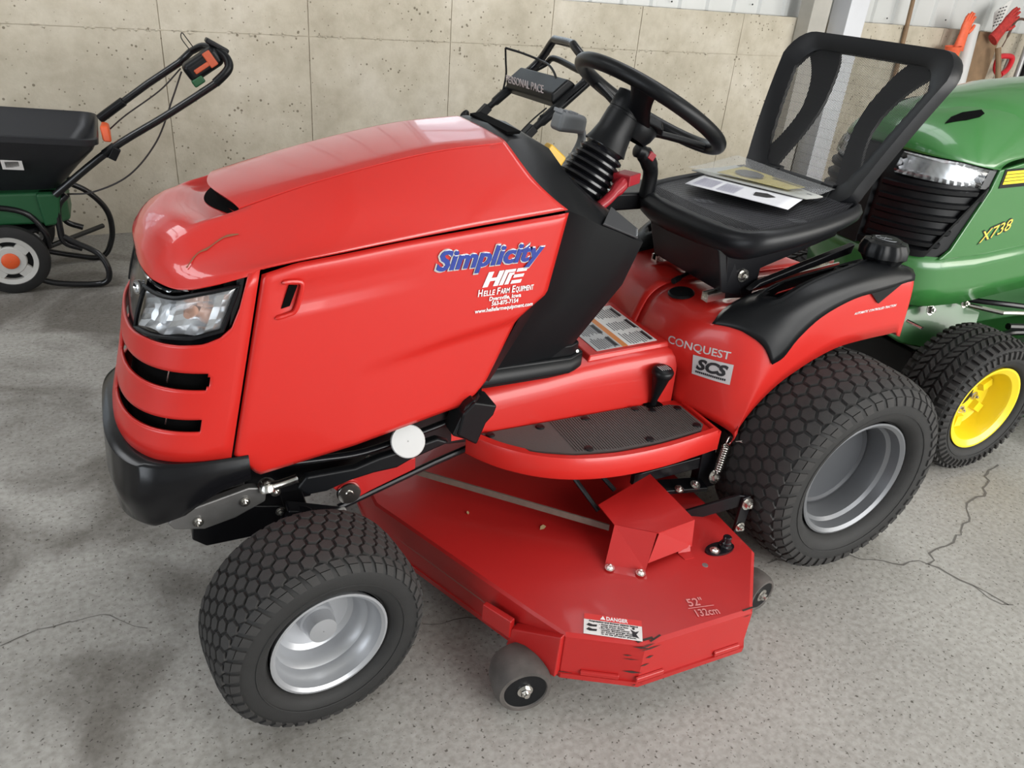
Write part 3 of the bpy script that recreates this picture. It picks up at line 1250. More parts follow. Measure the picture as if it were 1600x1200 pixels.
P = []
for ph in phis:
    zt = fascia_top(ph)
    col = []
    for z in ZR:
        if z < .7:
            p = F(ph, z)
            # lips around the slots stand a little proud
            col.append(p)
        else:
            col.append(F(ph, z))
    for k in range(1, 6):
        z = lerp(.705, zt, k / 5)
        col.append(F(ph, z))
    P.append(col)
mb = MB()
mb.grid(P, skip=lambda i, j: j < len(ZR) - 1 and in_slot((phis[i] + phis[i + 1]) / 2, (ZR[j] + ZR[j + 1]) / 2))
fas = ob('front_fascia', mb, RED, T, ang=45, solid=.006)
mb = MB()
for z in (.620, .705):
    mb.tube([F(ph, z, -.0012) for ph in [lerp(-1.38, 1.38, i / 40) for i in range(41)]], .0035, 6)
mb2 = MB()
for ph, z0, z1 in ((-.95, .565, .588), (-.90, .648, .68), (.9, .565, .588)):
    mb2.tube([F(ph, z0 - .004, -.022), F(ph - .02, z1 + .004, -.020)], .0014, 6)
obs('radiator_stay', mb2, CHR, fas)

# headlights: black band, chrome trim under the hood lip, two wrap-around lamps
mb = MB()
pz = [lerp(-1.5, 1.5, i / 60) for i in range(61)]
mb.grid([[F(ph, lerp(fascia_top(ph) - .004, lipz(ph) + .006, k / 6), -.010 - (.068 if .46 < abs(ph) < 1.42 and 1 <= k <= 5 else 0)) for k in range(7)] for ph in pz])
band = ob('headlight_surround', mb, BLKG, T, ang=60)
mb = MB()
mb.grid([[F(ph, lipz(ph) - .0005 - .008 * w_ * k, .0005 - .004 * k) for k in range(3)] for ph, w_ in [(lerp(-1.05, 1.05, i / 50), .35 + .65 * max(0, cos(lerp(-1.05, 1.05, i / 50) * 1.45))) for i in range(51)]])
ob('chrome_trim', mb, CHROME, band, ang=60)
LT = [(.479, .812), (.736, .810), (.936, .812), (1.162, .825), (1.473, .840)]
LB = [(.399, .732), (.692, .735), (.963, .742), (1.167, .745), (1.407, .760)]
for sg in (-1, 1):
    def lens(u, v, off):
        a = (lerp(.425, 1.405, u), interp(lerp(.425, 1.405, u), [q[0] for q in LB], [q[1] for q in LB]))
        b = (lerp(.479, 1.473, u), interp(lerp(.479, 1.473, u), [q[0] for q in LT], [q[1] for q in LT]))
        return F(sg * lerp(a[0], b[0], v), lerp(a[1], b[1], v), off)
    mb = MB()
    NXl, NZl = 24, 10

    def lens_off(i, j):
        e = min(i / NXl, 1 - i / NXl, j / NZl * .6, (1 - j / NZl) * .6)
        return -.006 + .008 * min(1, e / .09)
    mb.grid([[lens(i / NXl, j / NZl, lens_off(i, j)) for j in range(NZl + 1)] for i in range(NXl + 1)])
    hl = ob('headlight', mb, LENS, T, ang=60, label='clear wrap-around lamp lens' if sg < 0 else None)
    mb = MB()
    # faceted reflector: a bowl around the bulb and steps outboard
    rr_ = random.Random(5)
    Q = []
    for i in range(15):
        row = []
        for j in range(8):
            u, v = i / 14, j / 7
            bowl = .026 * max(0, 1 - ((u - .62) / .26) ** 2 - ((v - .5) / .62) ** 2)
            bowl2 = .020 * max(0, 1 - ((u - .2) / .24) ** 2 - ((v - .45) / .7) ** 2)
            edge = 0.0 if i in (0, 14) or j in (0, 7) else -.008
            row.append(lens(.02 + .96 * u, .03 + .94 * v, -.007 + edge - bowl - bowl2 + (.004 * ((i + j) % 2) if edge else 0)))
        Q.append(row)
    mb.grid(Q)
    ob('reflector', mb, mat('lamp_reflector', (0.86, 0.87, 0.88), 0.22, metal=0.75), hl, ang=8)
    mb = MB()
    c0, c1 = lens(.62, .5, -.035), lens(.62, .5, -.010)
    mb.tube([c0, c0.lerp(c1, .7), c1], [.010, .010, .006], 12)
    ob('bulb', mb, mat('bulb_amber', (0.75, 0.42, 0.30), 0.2, coat=.5), hl)
    mb = MB()
    loop = [(i / 16, 1.0) for i in range(17)] + [(1.0, 1 - i / 6) for i in range(1, 7)] + [(1 - i / 16, 0.0) for i in range(1, 17)] + [(0.0, i / 6) for i in range(1, 6)]
    mb.tube([lens(u, v, -.003) for u, v in loop], .0042, 6, closed=True)
    ob('lens_seal', mb, BLK, hl)
    if sg > 0:
        continue
    mb = MB()
    c = F(sg * .32, .797, -.007)
    n = (c - Vector((-.05, 0, .76))).normalized()
    mb.lathe([(.013, -.002), (.013, .004), (.010, .004), (.008, -.001), (.001, -.002)], c, n, 24)
    ob('marker_lamp', mb, CHROME, band)

# black bumper
mb = MB()


def B(phi, z, grow, dz=0.0):
    a = abs(phi)
    s = 1 if phi >= 0 else -1
    n = 3.6
    return Vector((-.085 - (.225 + grow) * max(cos(a), 0) ** (2 / n), s * (.243 + grow * .55) * sin(a) ** (2 / n), z))


secs = []
for i in range(49):
    ph = lerp(-1.5705, 1.5705, i / 48)
    a = abs(ph)
    zb = interp(a, [0, .9, 1.25, 1.57], [.345, .355, .385, .445])
    zt = interp(a, [0, .5, .9, 1.57], [.520, .508, .501, .498])
    secs.append([B(ph, zt, -.012), B(ph, zt + .003, .010), B(ph, zt - .004, .022), B(ph, lerp(zt, zb, .5), .028), B(ph, zb + .012, .022), B(ph, zb, .012), B(ph, zb + .004, -.02)])
mb.loft(secs, closed=True, caps=True)
ob('bumper', mb, BLKS, T, ang=50)

# frame rails, lower brackets, front axle
fr = MB()
for sg in (-1, 1):
    y = sg * .125
    fr.prism([(-.09, y, .40), (.10, y, .405), (.25, y, .43), (.45, y, .50), (.95, y, .50), (1.35, y, .46), (1.35, y, .36), (.95, y, .34), (.45, y, .36), (.25, y, .375), (.12, y, .345), (-.09, y, .345)], (0, sg * .012, 0))
    fr.tube(cr([(-.07, sg * .20, .44), (.05, sg * .20, .432), (.15, sg * .20, .43), (.27, sg * .20, .455), (.42, sg * .2, .492)], 5), .010, 8, flat=.7)
frame = ob('frame', fr, BLKM, T, bevel=.003)
mb = MB()
for sg in (-1, 1):
    y = sg * .196
    mb.prism([(-.245, y, .352), (-.225, y, .372), (-.09, y, .402), (-.055, y, .395), (-.06, y, .362), (-.12, y, .335), (-.18, y, .322), (-.235, y, .335)], (0, sg * .02, 0))
obs('front_bracket', mb, STEEL, frame, bevel=.004)
mb = MB()
for sg in (-1, 1):
    y = sg * .12
    mb.prism([(-.20, y, .335), (-.10, y, .345), (-.02, y, .325), (-.04, y, .262), (-.18, y, .262), (-.205, y, .285)], (0, sg * .075, 0))
mb.box((-.22, 0, .34), (.06, .30, .04))
ob('front_skid', mb, BLKM, frame, bevel=.003)
mb = MB()
for sg in (-1, 1):
    for x, z, y in ((-.10, .372, .218), (-.04, .386, .222), (-.03, .318, .2), (.015, .30, .21), (.16, .402, .19), (-.19, .345, .218)):
        mb.bolt((x, sg * y, z), (0, sg, 0), .007, .007)
    mb.bolt((-.055, sg * .215, .40), (0, sg * .5, .9), .012, .012)
obs('frame_bolt', mb, CHR, frame)
mb = MB()
for sg in (-1, 1):
    mb.tube([(-.055, sg * .222, .398), (-.03, sg * .222, .402), (.0, sg * .222, .408), (.005, sg * .222, .409)], [.012, .009, .009, .011], 12)
    mb.lathe([(.001, .008), (.015, .008), (.017, 0), (.015, -.008), (.001, -.008)], (-.055, sg * .222, .397), (0, .5, .87), 16)
obs('tie_rod_end', mb, CHR, frame)
mb = MB()
for sg in (-1, 1):
    y = sg * .215
    mb.prism([(.0, y, .392), (.02, y, .418), (.12, y, .418), (.17, y, .432), (.26, y, .447), (.30, y, .455), (.33, y, .44), (.24, y, .412), (.21, y, .398), (.16, y, .396), (.11, y, .388), (.06, y, .372), (.02, y, .372)], (0, sg * .022, 0))
obs('steering_link_arm', mb, BLK, frame, bevel=.006)
mb = MB()
mb.box((0, 0, .27), (.06, .50, .07))
for sg in (-1, 1):
    mb.tube([(0, sg * .25, .20), (0, sg * .25, .34)], .030, 14)
    mb.tube([(0, sg * .25, .203), (0, sg * .42, .203)], .022, 12)
    mb.hexa([(-.02, sg * .20, .325), (.10, sg * .23, .30), (.10, sg * .26, .30), (-.02, sg * .24, .325), (-.02, sg * .20, .345), (.10, sg * .23, .32), (.10, sg * .26, .32), (-.02, sg * .24, .345)])
mb.box((.0, 0, .33), (.10, .24, .10))
ob('front_axle', mb, BLKM, T, bevel=.004)
mb = MB()
for sg in (-1, 1):
    y = sg * .198
    mb.prism([(.07, y, .37), (.09, y, .345), (.12, y, .318), (.16, y, .335), (.26, y, .37), (.26, y, .40), (.10, y, .40)], (0, sg * .015, 0))
obs('deck_hanger', mb, REDM, frame, bevel=.003)
mb = MB()
for sg in (-1, 1):
    mb.lathe([(.001, .008), (.024, .008), (.026, .005), (.026, 0)], (.110, sg * .216, .345), (0, sg, 0), 28)
    mb.lathe([(.001, .011), (.008, .011), (.009, .008)], (.110, sg * .216, .345), (0, sg, 0), 12)
obs('hanger_washer', mb, CHR, frame)
mb = MB()
mb.lathe([(.001, .006), (.034, .006), (.036, .003), (.036, -.012), (.001, -.012)], (.233, -.236, .462), (-.2, -.8, 0.5), 36)
ob('filter_cap', mb, WHT, T, label='round white cap under the side panel')
mb = MB()
mb.hexa([(.325, -.256, .468), (.385, -.256, .438), (.385, -.20, .438), (.325, -.20, .468), (.352, -.258, .538), (.372, -.258, .552), (.372, -.2, .552), (.352, -.2, .538)])
mb.hexa([(.352, -.258, .53), (.375, -.262, .45), (.405, -.25, .49), (.372, -.258, .552), (.352, -.2, .53), (.38, -.2, .44), (.405, -.2, .49), (.41, -.2, .55)])
mb.prism([(.345, -.262, .523), (.369, -.264, .548), (.425, -.258, .528), (.418, -.258, .505), (.402, -.258, .487), (.381, -.262, .438), (.335, -.262, .47)], (0, .07, 0))
ob('hood_latch', mb, BLK, T, bevel=.005)

# wheels
for sg in (-1, 1):
    wheel(T, 'front_wheel', (-.008, sg * .403, .203), .2015, .192, .113, sg, .152, 6, 44, .0163, .030, front_rim, None)
for sg in (-1, 1):
    wheel(T, 'rear_wheel', (1.337, sg * .382, .284), .279, .262, .160, sg, 0, 7, 46, .0205, .042, rear_rim, None)
mb = MB()
mb.tube([(1.337, -.38, .286), (1.337, .38, .286)], .03, 14)
mb.box((1.30, 0, .34), (.30, .34, .26))
mb.box((.80, 0, .42), (.9, .22, .10))
ob('transaxle', mb, BLKM, T, bevel=.01)

# ------------------------------------------------------------------ console and steering
HALF = [
    [(.456, 0, 1.054), (.456, .132, 1.049), (.487, .197, .997), (.550, .234, .938), (.472, .235, .725), (.405, .225, .575)],
    [(.470, 0, 1.063), (.470, .126, 1.055), (.500, .190, 1.002), (.565, .226, .936), (.485, .226, .725), (.42, .215, .565)],
    [(.515, 0, 1.066), (.515, .112, 1.056), (.540, .175, 1.008), (.607, .203, .918), (.525, .20, .722), (.46, .160, .552)],
    [(.565, 0, 1.040), (.565, .112, 1.034), (.590, .170, .984), (.662, .195, .892), (.60, .19, .720), (.54, .152, .548)],
    [(.615, 0, .985), (.615, .112, .980), (.650, .166, .935), (.715, .190, .872), (.68, .185, .725), (.60, .148, .552)],
    [(.690, 0, .925), (.690, .112, .922), (.725, .160, .895), (.765, .182, .850), (.735, .176, .738), (.65, .142, .570)],
    [(.770, 0, .880), (.770, .112, .876), (.783, .155, .862), (.790, .178, .842), (.757, .172, .742), (.675, .138, .600)],
    [(.782, 0, .870), (.782, .112, .866), (.787, .150, .856), (.788, .172, .838), (.752, .165, .738), (.676, .132, .605)],
]
mb = MB()
secs = []
for h in HALF:
    secs.append([Vector((x, -y, z)) for x, y, z in h[::-1]] + [Vector(p) for p in h[1:]])
mb.grid(secs)
mb.grid([secs[-1], [Vector((.70, p.y * .8, min(p.z, .8) - .02)) for p in secs[-1]]])
con = ob('dash_console', mb, BLK, T, ang=32)
mb = MB()
mb.loft([[Vector((x, y, z)) for x, y in ((.40, -.155), (.66, -.150), (.688, -.135), (.688, .135), (.66, .150), (.40, .155))] for z in (.51, .592)])
mb.loft([[Vector((x, y, z)) for x, y in ((.42, -.165), (.655, -.160), (.700, -.140), (.700, .14), (.655, .160), (.42, .165))] for z in (.52, .560 + .0, .566)])
ob('console_base', mb, BLK, con, bevel=.006)
mb = MB()
mb.bolt((.668, -.1605, .58), (0, -1, .3), .0022, .002)
ob('console_screw', mb, CHR, con)
# slotted cowl vent
mb = MB()
mb.hexa([(.474, -.098, 1.0585), (.498, -.106, 1.062), (.498, .106, 1.062), (.474, .098, 1.0585), (.474, -.098, 1.0645), (.502, -.104, 1.0668), (.502, .104, 1.0668), (.474, .098, 1.0645)])
ob('cowl_vent', mb, DARK, con)
# the slanted control strip on the near edge of the console
mb = MB()
mb.hexa([(.665, -.1955, .8935), (.768, -.1845, .8525), (.785, -.157, .862), (.700, -.165, .9185), (.668, -.197, .897), (.770, -.1855, .8555), (.787, -.156, .866), (.702, -.164, .9225)])
cs = ob('control_strip', mb, mat('dark_grey_textured_plastic', (0.03, 0.031, 0.034), 0.5, bump=(900, .3)), con, bevel=.002)
mb = MB()
for t in (.12, .33, .55, .75):
    a, b = Vector((.771, -.183, .8562)), Vector((.786, -.159, .8655))
    mb.lathe([(.001, .0015), (.0035, .0012), (.004, 0)], a.lerp(b, t) + Vector((-.006, 0, .003)), (-.45, -.2, .87), 10)
ob('indicator_lamp', mb, GREYP, con)

AX = Vector((.486, 0, .874))
A0 = Vector((.705, 0, .890))


def onax(s, off=(0, 0, 0)):
    return A0 + AX * s + Vector(off)


col = MB()
prof = [(.072, 0), (.070, .01)]
for i in range(8):
    s = .012 + i * .0165
    r = lerp(.070, .050, i / 7)
    prof += [(r, s), (r + .004, s + .004), (r + .003, s + .009), (r - .008, s + .0145)]
prof += [(.048, .150), (.046, .16)]
col.lathe(prof, A0 - AX * .015, AX, 40)
boot = ob('steering_boot', col, BLKG, T, ang=50)
mb = MB()
mb.lathe([(.052, .135), (.047, .150), (.042, .175), (.0415, .215), (.0405, .216), (.0405, .222), (.0415, .223), (.041, .262), (.030, .266), (.001, .266)], A0, AX, 36)
colm = ob('steering_column', mb, BLK, T, ang=40)
WC = Vector((.876, 0, 1.103))
E1 = Vector((.874, 0, -.486))
E2 = Vector((0, 1, 0))


def wp(a, r, h=0.0):
    return WC + (E1 * cos(a) + E2 * sin(a)) * r + AX * h


mb = MB()
mb.tube([wp(2 * pi * i / 72, .183) for i in range(72)], .0165, 14, closed=True)
sw = ob('steering_wheel', mb, BLK, T, ang=60)
for a, w0, w1 in ((radians(345), .022, .017), (radians(105), .022, .017), (radians(225), .036, .034)):
    mb = MB()
    secs = []
    for k in range(9):
        t = k / 8
        r = lerp(.025, .180, t)
        w = lerp(w0, w1, t) * (1 - .25 * sin(pi * t))
        h = lerp(-.055, -.004, t ** .8)
        d = E1 * cos(a) + E2 * sin(a)
        s = AX.cross(d)
        c = WC + d * r + AX * h
        secs.append([c + s * w * cos(q) + AX * .009 * sin(q) for q in [2 * pi * j / 12 for j in range(12)]])
    mb.loft(secs)
    ob('spoke', mb, BLK, sw, ang=60)
mb = MB()
mb.lathe([(.038, -.085), (.046, -.07), (.050, -.050), (.046, -.036), (.030, -.030), (.001, -.029)], WC, AX, 32)
mb.hexa([wp(radians(225), .062, -.046), wp(radians(285), .075, -.040), wp(radians(330), .065, -.044), wp(radians(270), .02, -.05),
         wp(radians(225), .050, -.026), wp(radians(285), .058, -.022), wp(radians(330), .05, -.024), wp(radians(270), .02, -.027)])
ob('wheel_hub', mb, BLK, sw, bevel=.006)

# levers around the column
mb = MB()
mb.tube(cr([(.735, .145, .885), (.757, .15, .930), (.785, .15, .965), (.797, .15, 1.0), (.785, .15, 1.03)], 6), [.012] * 12 + [.013] * 12 + [.015], 10, flat=.7)
lv = ob('grey_lever', mb, GREYP, T, ang=60, label='grey curved lever with a ribbed grip')
mb = MB()
c = Vector((.757, .150, 1.040))
mb.hexa([c + Vector(q) for q in ((-.045, -.026, -.022), (.035, -.026, -.03), (.035, .026, -.03), (-.045, .026, -.022), (-.035, -.024, .024), (.04, -.024, .012), (.04, .024, .012), (-.035, .024, .024))])
lg = ob('lever_grip', mb, GREYP, lv, bevel=.012, seg=3)
for i in range(4):
    q = c + Vector((-.034 + .014 * i, 0, .024 - .0025 * i))
    ob('grip_rib', MB().box(q, (.006, .034, .008), rot('Y', 12)), mat('light_grey_plastic', (.30, .31, .33), .5), lv)
mb = MB()
mb.hexa([(.585, -.062, 1.014), (.625, -.062, .978), (.625, -.032, .978), (.585, -.032, 1.014), (.60, -.060, 1.032), (.642, -.058, 1.000), (.642, -.036, 1.000), (.60, -.034, 1.032)])
ob('yellow_knob', mb, YEL, T, bevel=.005, label='small yellow push knob on the console')
mb = MB()
mb.tube(cr([(.720, -.09, .90), (.745, -.085, .915), (.785, -.07, .943), (.80, -.06, .950)], 5), [.012] * 8 + [.016] * 6 + [.014, .010], 10)
mb.box((.805, -.055, .952), (.055, .045, .024), rot('Y', 0) @ rot('Z', 30))
ob('red_lever', mb, REDK, T, bevel=.006, label='dark red parking brake handle beside the column')
mb = MB()
mb.tube(cr([(1.03, .17, .84), (1.03, .165, .90), (1.01, .155, .935), (.985, .15, .960), (.960, .15, .968)], 6), [.020] * 10 + [.022] * 8 + [.018] * 6 + [.012], 12)
rl = ob('right_hand_lever', mb, BLK, T, ang=60, label='black lever with a red button beyond the seat')
mb = MB()
mb.box((1.000, .135, .955), (.022, .014, .020), rot('Y', 30))
ob('lever_button', mb, REDK, rl, bevel=.003)
# far side control panel
mb = MB()
mb.hexa([(.84, .17, .80), (1.25, .19, .80), (1.25, .33, .80), (.84, .33, .80), (.84, .17, .852), (1.25, .19, .842), (1.25, .33, .84), (.84, .33, .85)])
fp = ob('control_panel', mb, BLK, T, bevel=.008)
text('panel_text', '- H I', WPR, fp, (.862, .185, .8535), (1, .05, -.02), (-.05, 1, 0), .022, .07)

# ------------------------------------------------------------------ body: tunnel, fenders, footrests
mb = MB()
TUN = [(.36, .500), (.47, .508), (.59, .518), (.70, .533), (.80, .540), (.97, .546)]
secs = []
for x, z in TUN:
    secs.append([Vector((x, y, zz)) for y, zz in ((-.168, .395), (-.164, z - .055), (-.158, z - .022), (-.148, z - .006), (-.132, z), (-.06, z + .002), (.06, z + .002), (.132, z), (.148, z - .006), (.158, z - .022), (.164, z - .055), (.168, .395))])
mb.loft(secs, closed=False)
tun = ob('centre_tunnel', mb, RED, T, ang=50)
mb = MB()
mb.loft([[Vector((x, y, z)) for x, y, z in ((.715, -.140, .532), (.955, -.138, .543), (.955, .138, .543), (.715, .14, .532))],
         [Vector((x, y, z)) for x, y, z in ((.725, -.132, .546), (.955, -.132, .556), (.955, .132, .556), (.725, .132, .546))]])
tp = ob('tunnel_plate', mb, RED, tun, bevel=.004)


def tz(x):
    return .5466 + (x - .725) * .0435


for x0, x1, m, nm in ((.752, .826, LABG, 'instruction_label'), (.826, .842, LABO, 'instruction_label'), (.842, .928, LABW, 'instruction_label')):
    mb = MB()
    mb.hexa([(x0, -.118, tz(x0)), (x1, -.118, tz(x1)), (x1, .11, tz(x1)), (x0, .11, tz(x0)), (x0, -.118, tz(x0) + .0008), (x1, -.118, tz(x1) + .0008), (x1, .11, tz(x1) + .0008), (x0, .11, tz(x0) + .0008)])
    lab = ob(nm, mb, m, tun)
    if m is not LABO:
        mt = MB()
        r2 = random.Random(int(x0 * 1000))
        for cidx in range(3):
            ya = -.112 + cidx * .075
            for li in range(10):
                xx = x1 - .006 - li * (x1 - x0 - .012) / 10
                mt.box((xx, ya + r2.uniform(.022, .032), tz(xx) + .0010), (.0030, r2.uniform(.04, .062), .0006))
        ob('label_print', mt, mat('small_print', (.16, .16, .17), .6), tun, kind='stuff')
        mt = MB()
        for cidx in range(3):
            mt.box((x1 - .012, -.105 + .075 * cidx + .02, tz(x1 - .012) + .0014), (.008, .05, .0006))
        ob('label_heading', mt, BPR, tun, kind='stuff')

# fender shell, one grid per side
ROWS = [  # y=-.0, -.15, -.24, -.30, corner -.335, arch edge
    [(.94, .40), (.975, .40), (.997, .40), (1.022, .395), (1.045, .38), (1.036, .352)],
    [(.94, .47), (.968, .49), (.998, .49), (1.030, .49), (1.068, .48), (1.060, .412)],
    [(.94, .53), (.955, .555), (.998, .57), (1.043, .572), (1.092, .556), (1.098, .465)],
    [(.945, .56), (.972, .612), (1.012, .632), (1.065, .634), (1.122, .612), (1.146, .510)],
    [(.975, .628), (1.005, .645), (1.055, .665), (1.110, .678), (1.165, .660), (1.195, .540)],
    [(1.04, .658), (1.06, .658), (1.12, .690), (1.18, .715), (1.22, .700), (1.250, .567)],
    [(1.15, .660), (1.15, .660), (1.20, .712), (1.26, .742), (1.29, .728), (1.320, .590)],
    [(1.30, .662), (1.30, .662), (1.32, .735), (1.37, .765), (1.39, .750), (1.410, .600)],
    [(1.46, .665), (1.46, .665), (1.46, .745), (1.48, .768), (1.488, .752), (1.480, .604)],
    [(1.535, .65), (1.535, .65), (1.535, .735), (1.533, .752), (1.525, .735), (1.513, .606)],
    [(1.55, .55), (1.55, .55), (1.55, .58), (1.55, .585), (1.54, .59), (1.525, .595)],
]
YC = [0, -.15, -.235, -.295, -.333, -.337]
for sg in (-1, 1):
    R_ = []
    for r in ROWS:
        line = []
        pts = [Vector((x, sg * -y * 1.0 if False else (-y if sg > 0 else y), z)) for (x, z), y in zip(r, YC)]
        line = cr(pts, 5)
        R_.append(line)
    G = []
    ncol = len(R_[0])
    cols = [cr([R_[i][j] for i in range(len(R_))], 5) for j in range(ncol)]
    mb = MB()
    mb.grid(cols, skip=lambda i, j: all(1.115 < cols[a_][b_].x < 1.435 and .215 < abs(cols[a_][b_].y) < .287 and cols[a_][b_].z > .66 for a_ in (i, i + 1) for b_ in (j, j + 1)))
    fo = ob('fender', mb, RED, T, ang=55, solid=.004, flip=(sg > 0))
    if sg < 0:
        fen = fo
mb = MB()
mb.lathe([(.001, .006), (.030, .006), (.034, .003), (.034, 0)], (1.022, -.062, .6515), (-.17, 0, 1), 28)
ob('body_plug', mb, BLK, T)
mn = text('model_name', 'CONQUEST', mat('pale_grey_lettering', (.50, .48, .48), .4), fen, (.9555, -.128, .5535), (.06, -.154, .013), (.1, 0, 1), .0195, .170, 0, .01, .0006)
ftx = text('fender_text', 'AUTOMATIC CONTROLLED TRACTION', WPR, fen, (1.338, -.3385, .6745), (1, 0, .06), (0, -.05, 1), .0068, .142, .15, .01)

drape(mn, fen, (.75, .55, -.1), .0006)
drape(ftx, fen, (0, 1, 0), .0005)

# black fender pad with a deep tray, and the fuel cap behind it
for sg in (-1, 1):
    L = [  # inner, tray rim, crest, outer crest, outer lower
        [(1.000, .222, .6405), (1.030, .255, .640), (1.058, .282, .632), (1.085, .315, .612), (1.105, .341, .572)],
        [(1.040, .205, .664), (1.065, .245, .676), (1.085, .280, .678), (1.115, .318, .664), (1.135, .342, .588)],
        [(1.100, .190, .682), (1.115, .235, .705), (1.135, .278, .715), (1.155, .322, .703), (1.165, .343, .634)],
        [(1.180, .185, .700), (1.190, .230, .732), (1.205, .278, .750), (1.215, .326, .736), (1.222, .344, .685)],
        [(1.280, .185, .715), (1.290, .230, .752), (1.300, .280, .775), (1.305, .330, .760), (1.310, .345, .722)],
        [(1.380, .190, .735), (1.385, .232, .765), (1.390, .282, .787), (1.395, .328, .772), (1.398, .345, .735)],
        [(1.460, .200, .760), (1.460, .238, .775), (1.462, .280, .788), (1.464, .322, .775), (1.466, .342, .745)],
        [(1.510, .215, .762), (1.512, .245, .770), (1.514, .278, .774), (1.515, .310, .766), (1.516, .333, .748)],
    ]
    rows_ = [cr([Vector((x, sg * y, z)) for x, y, z in r], 4) for r in L]
    cols = [cr([rows_[i][j] for i in range(len(rows_))], 4) for j in range(len(rows_[0]))]
    from mathutils.bvhtree import BVHTree
    fo = [q for q in T.children if q.name.startswith('fender') and q.type == 'MESH' and (q.data.vertices[len(q.data.vertices) // 2].co.y > 0) == (sg > 0)][0]
    bv = BVHTree.FromPolygons([v.co for v in fo.data.vertices], [p.vertices for p in fo.data.polygons])
    for cc_ in cols:
        for i_, p in enumerate(cc_):
            hit = bv.find_nearest(p, .08)
            if hit[0] is not None:
                nn = hit[1]
                if nn.dot(Vector((-.3, sg * .5, .8))) < 0:
                    nn = -nn
                dd = (p - hit[0]).dot(nn)
                if dd < .0045:
                    cc_[i_] = p + nn * (.0045 - dd)
    loop = cr([(1.110, sg * .255, 0), (1.135, sg * .285, 0), (1.22, sg * .290, 0), (1.34, sg * .283, 0), (1.42, sg * .262, 0), (1.43, sg * .232, 0), (1.36, sg * .213, 0), (1.22, sg * .213, 0), (1.13, sg * .228, 0)], 5, closed=True)
    n = len(loop)
    cen = sum(loop, Vector()) / n

    def inside(p, k):
        c_ = False
        for a_ in range(n):
            q0, q1 = cen.lerp(loop[a_], k), cen.lerp(loop[(a_ + 1) % n], k)
            if (q0.y > p.y) != (q1.y > p.y) and p.x < (q1.x - q0.x) * (p.y - q0.y) / (q1.y - q0.y) + q0.x:
                c_ = not c_
        return c_
    mb = MB()
    mb.grid(cols, skip=lambda i, j: all(inside(cols[a_][b_], .99) for a_ in (i, i + 1) for b_ in (j, j + 1)))
    pv = BVHTree.FromPolygons([p for c_ in cols for p in c_], [(i * len(cols[0]) + j, i * len(cols[0]) + j + 1, (i + 1) * len(cols[0]) + j + 1, (i + 1) * len(cols[0]) + j) for i in range(len(cols) - 1) for j in range(len(cols[0]) - 1)])

    def onpad(p):
        h_ = pv.ray_cast(Vector((p.x, p.y, 1.2)), Vector((0, 0, -1)))
        return Vector((p.x, p.y, h_[0].z if h_[0] else .75))
    # rear corner tab hanging on the side
    mb.prism([(1.36, sg * .3385, .738), (1.47, sg * .3385, .748), (1.405, sg * .3385, .700)], (0, sg * .004, 0))
    pad = ob('fender_pad', mb, BLK, T, ang=60, solid=.003, flip=(sg > 0))
    mb = MB()
    r0 = [onpad(cen.lerp(p, 1.10)) + Vector((0, 0, .0008)) for p in loop]
    r1 = [onpad(cen.lerp(p, 1.0)) + Vector((0, 0, .004)) for p in loop]
    r2 = [onpad(cen.lerp(p, .93)) + Vector((0, 0, -.004)) for p in loop]
    mb.loft([r0, r1, r2], caps=False)
    ob('tray_rim', mb, BLK, pad, ang=60)
    mb = MB()
    fl = [Vector((lerp(cen.x, p.x, .86), lerp(cen.y, p.y, .86), onpad(cen.lerp(p, .9)).z - .038)) for p in loop]
    mb.loft([r2, fl], caps=False)
    mb.add(fl, [tuple(range(n))])
    ob('tray_well', mb, BLK, pad, ang=40)
    mb = MB()
    mb.lathe([(.001, .014), (.016, .013), (.019, .008), (.021, 0)], (1.36, sg * .245, .745), (0, 0, 1), 20)
    ob('tray_plug', mb, BLK, pad)
mb = MB()
c = Vector((1.462, -.268, .786))
prof = [(.001, .052), (.030, .052), (.034, .050), (.036, .048)]
mb.lathe(prof, c, (-.1, 0, 1), 36)
ring = []
for h, r0 in ((.049, .036), (.046, .050), (.030, .058), (.012, .058), (.006, .050), (-.01, .040)):
    ring.append([c + Vector(((r0 + .0025 * cos(10 * q)) * cos(q) - h * .1, (r0 + .0025 * cos(10 * q)) * sin(q), h)) for q in [2 * pi * i / 80 for i in range(80)]])
mb.loft(ring, caps=False)
fc = ob('fuel_cap', mb, BLK, T, ang=40)
mb = MB()
mb.tube([c + Vector((.026 * cos(q) - .0055, .026 * sin(q), .0525 + .0026 * -cos(q))) for q in [2 * pi * i / 40 for i in range(40)]], .0010, 5, closed=True)
mb.tube([c + Vector((-.018 - .005, -.008, .0545)), c + Vector((.012 - .005, .012, .0520))], .0010, 5)
mb.tube([c + Vector((-.014 - .005, .010, .0540)), c + Vector((.016 - .005, -.010, .0518))], .0010, 5)
ob('cap_mark', mb, GREYP, fc)
mb = MB()
mb.tube([(1.49, -.262, .72), (1.49, -.262, .80)], .004, 8)
ob('cap_tether', mb, CHR, T)

# SCS badge
bx, by = Vector((.06, -.154, .013)).normalized(), Vector((.1, 0, 1))
by = (by - bx * by.dot(bx)).normalized()
bn = bx.cross(by)
o = Vector((.9875, -.206, .4975))


def badge(u0, v0, u1, v1, d0, d1):
    return [o + bx * u + by * v + bn * d for d in (d0, d1) for u, v in ((u0, v0), (u1, v0), (u1, v1), (u0, v1))]


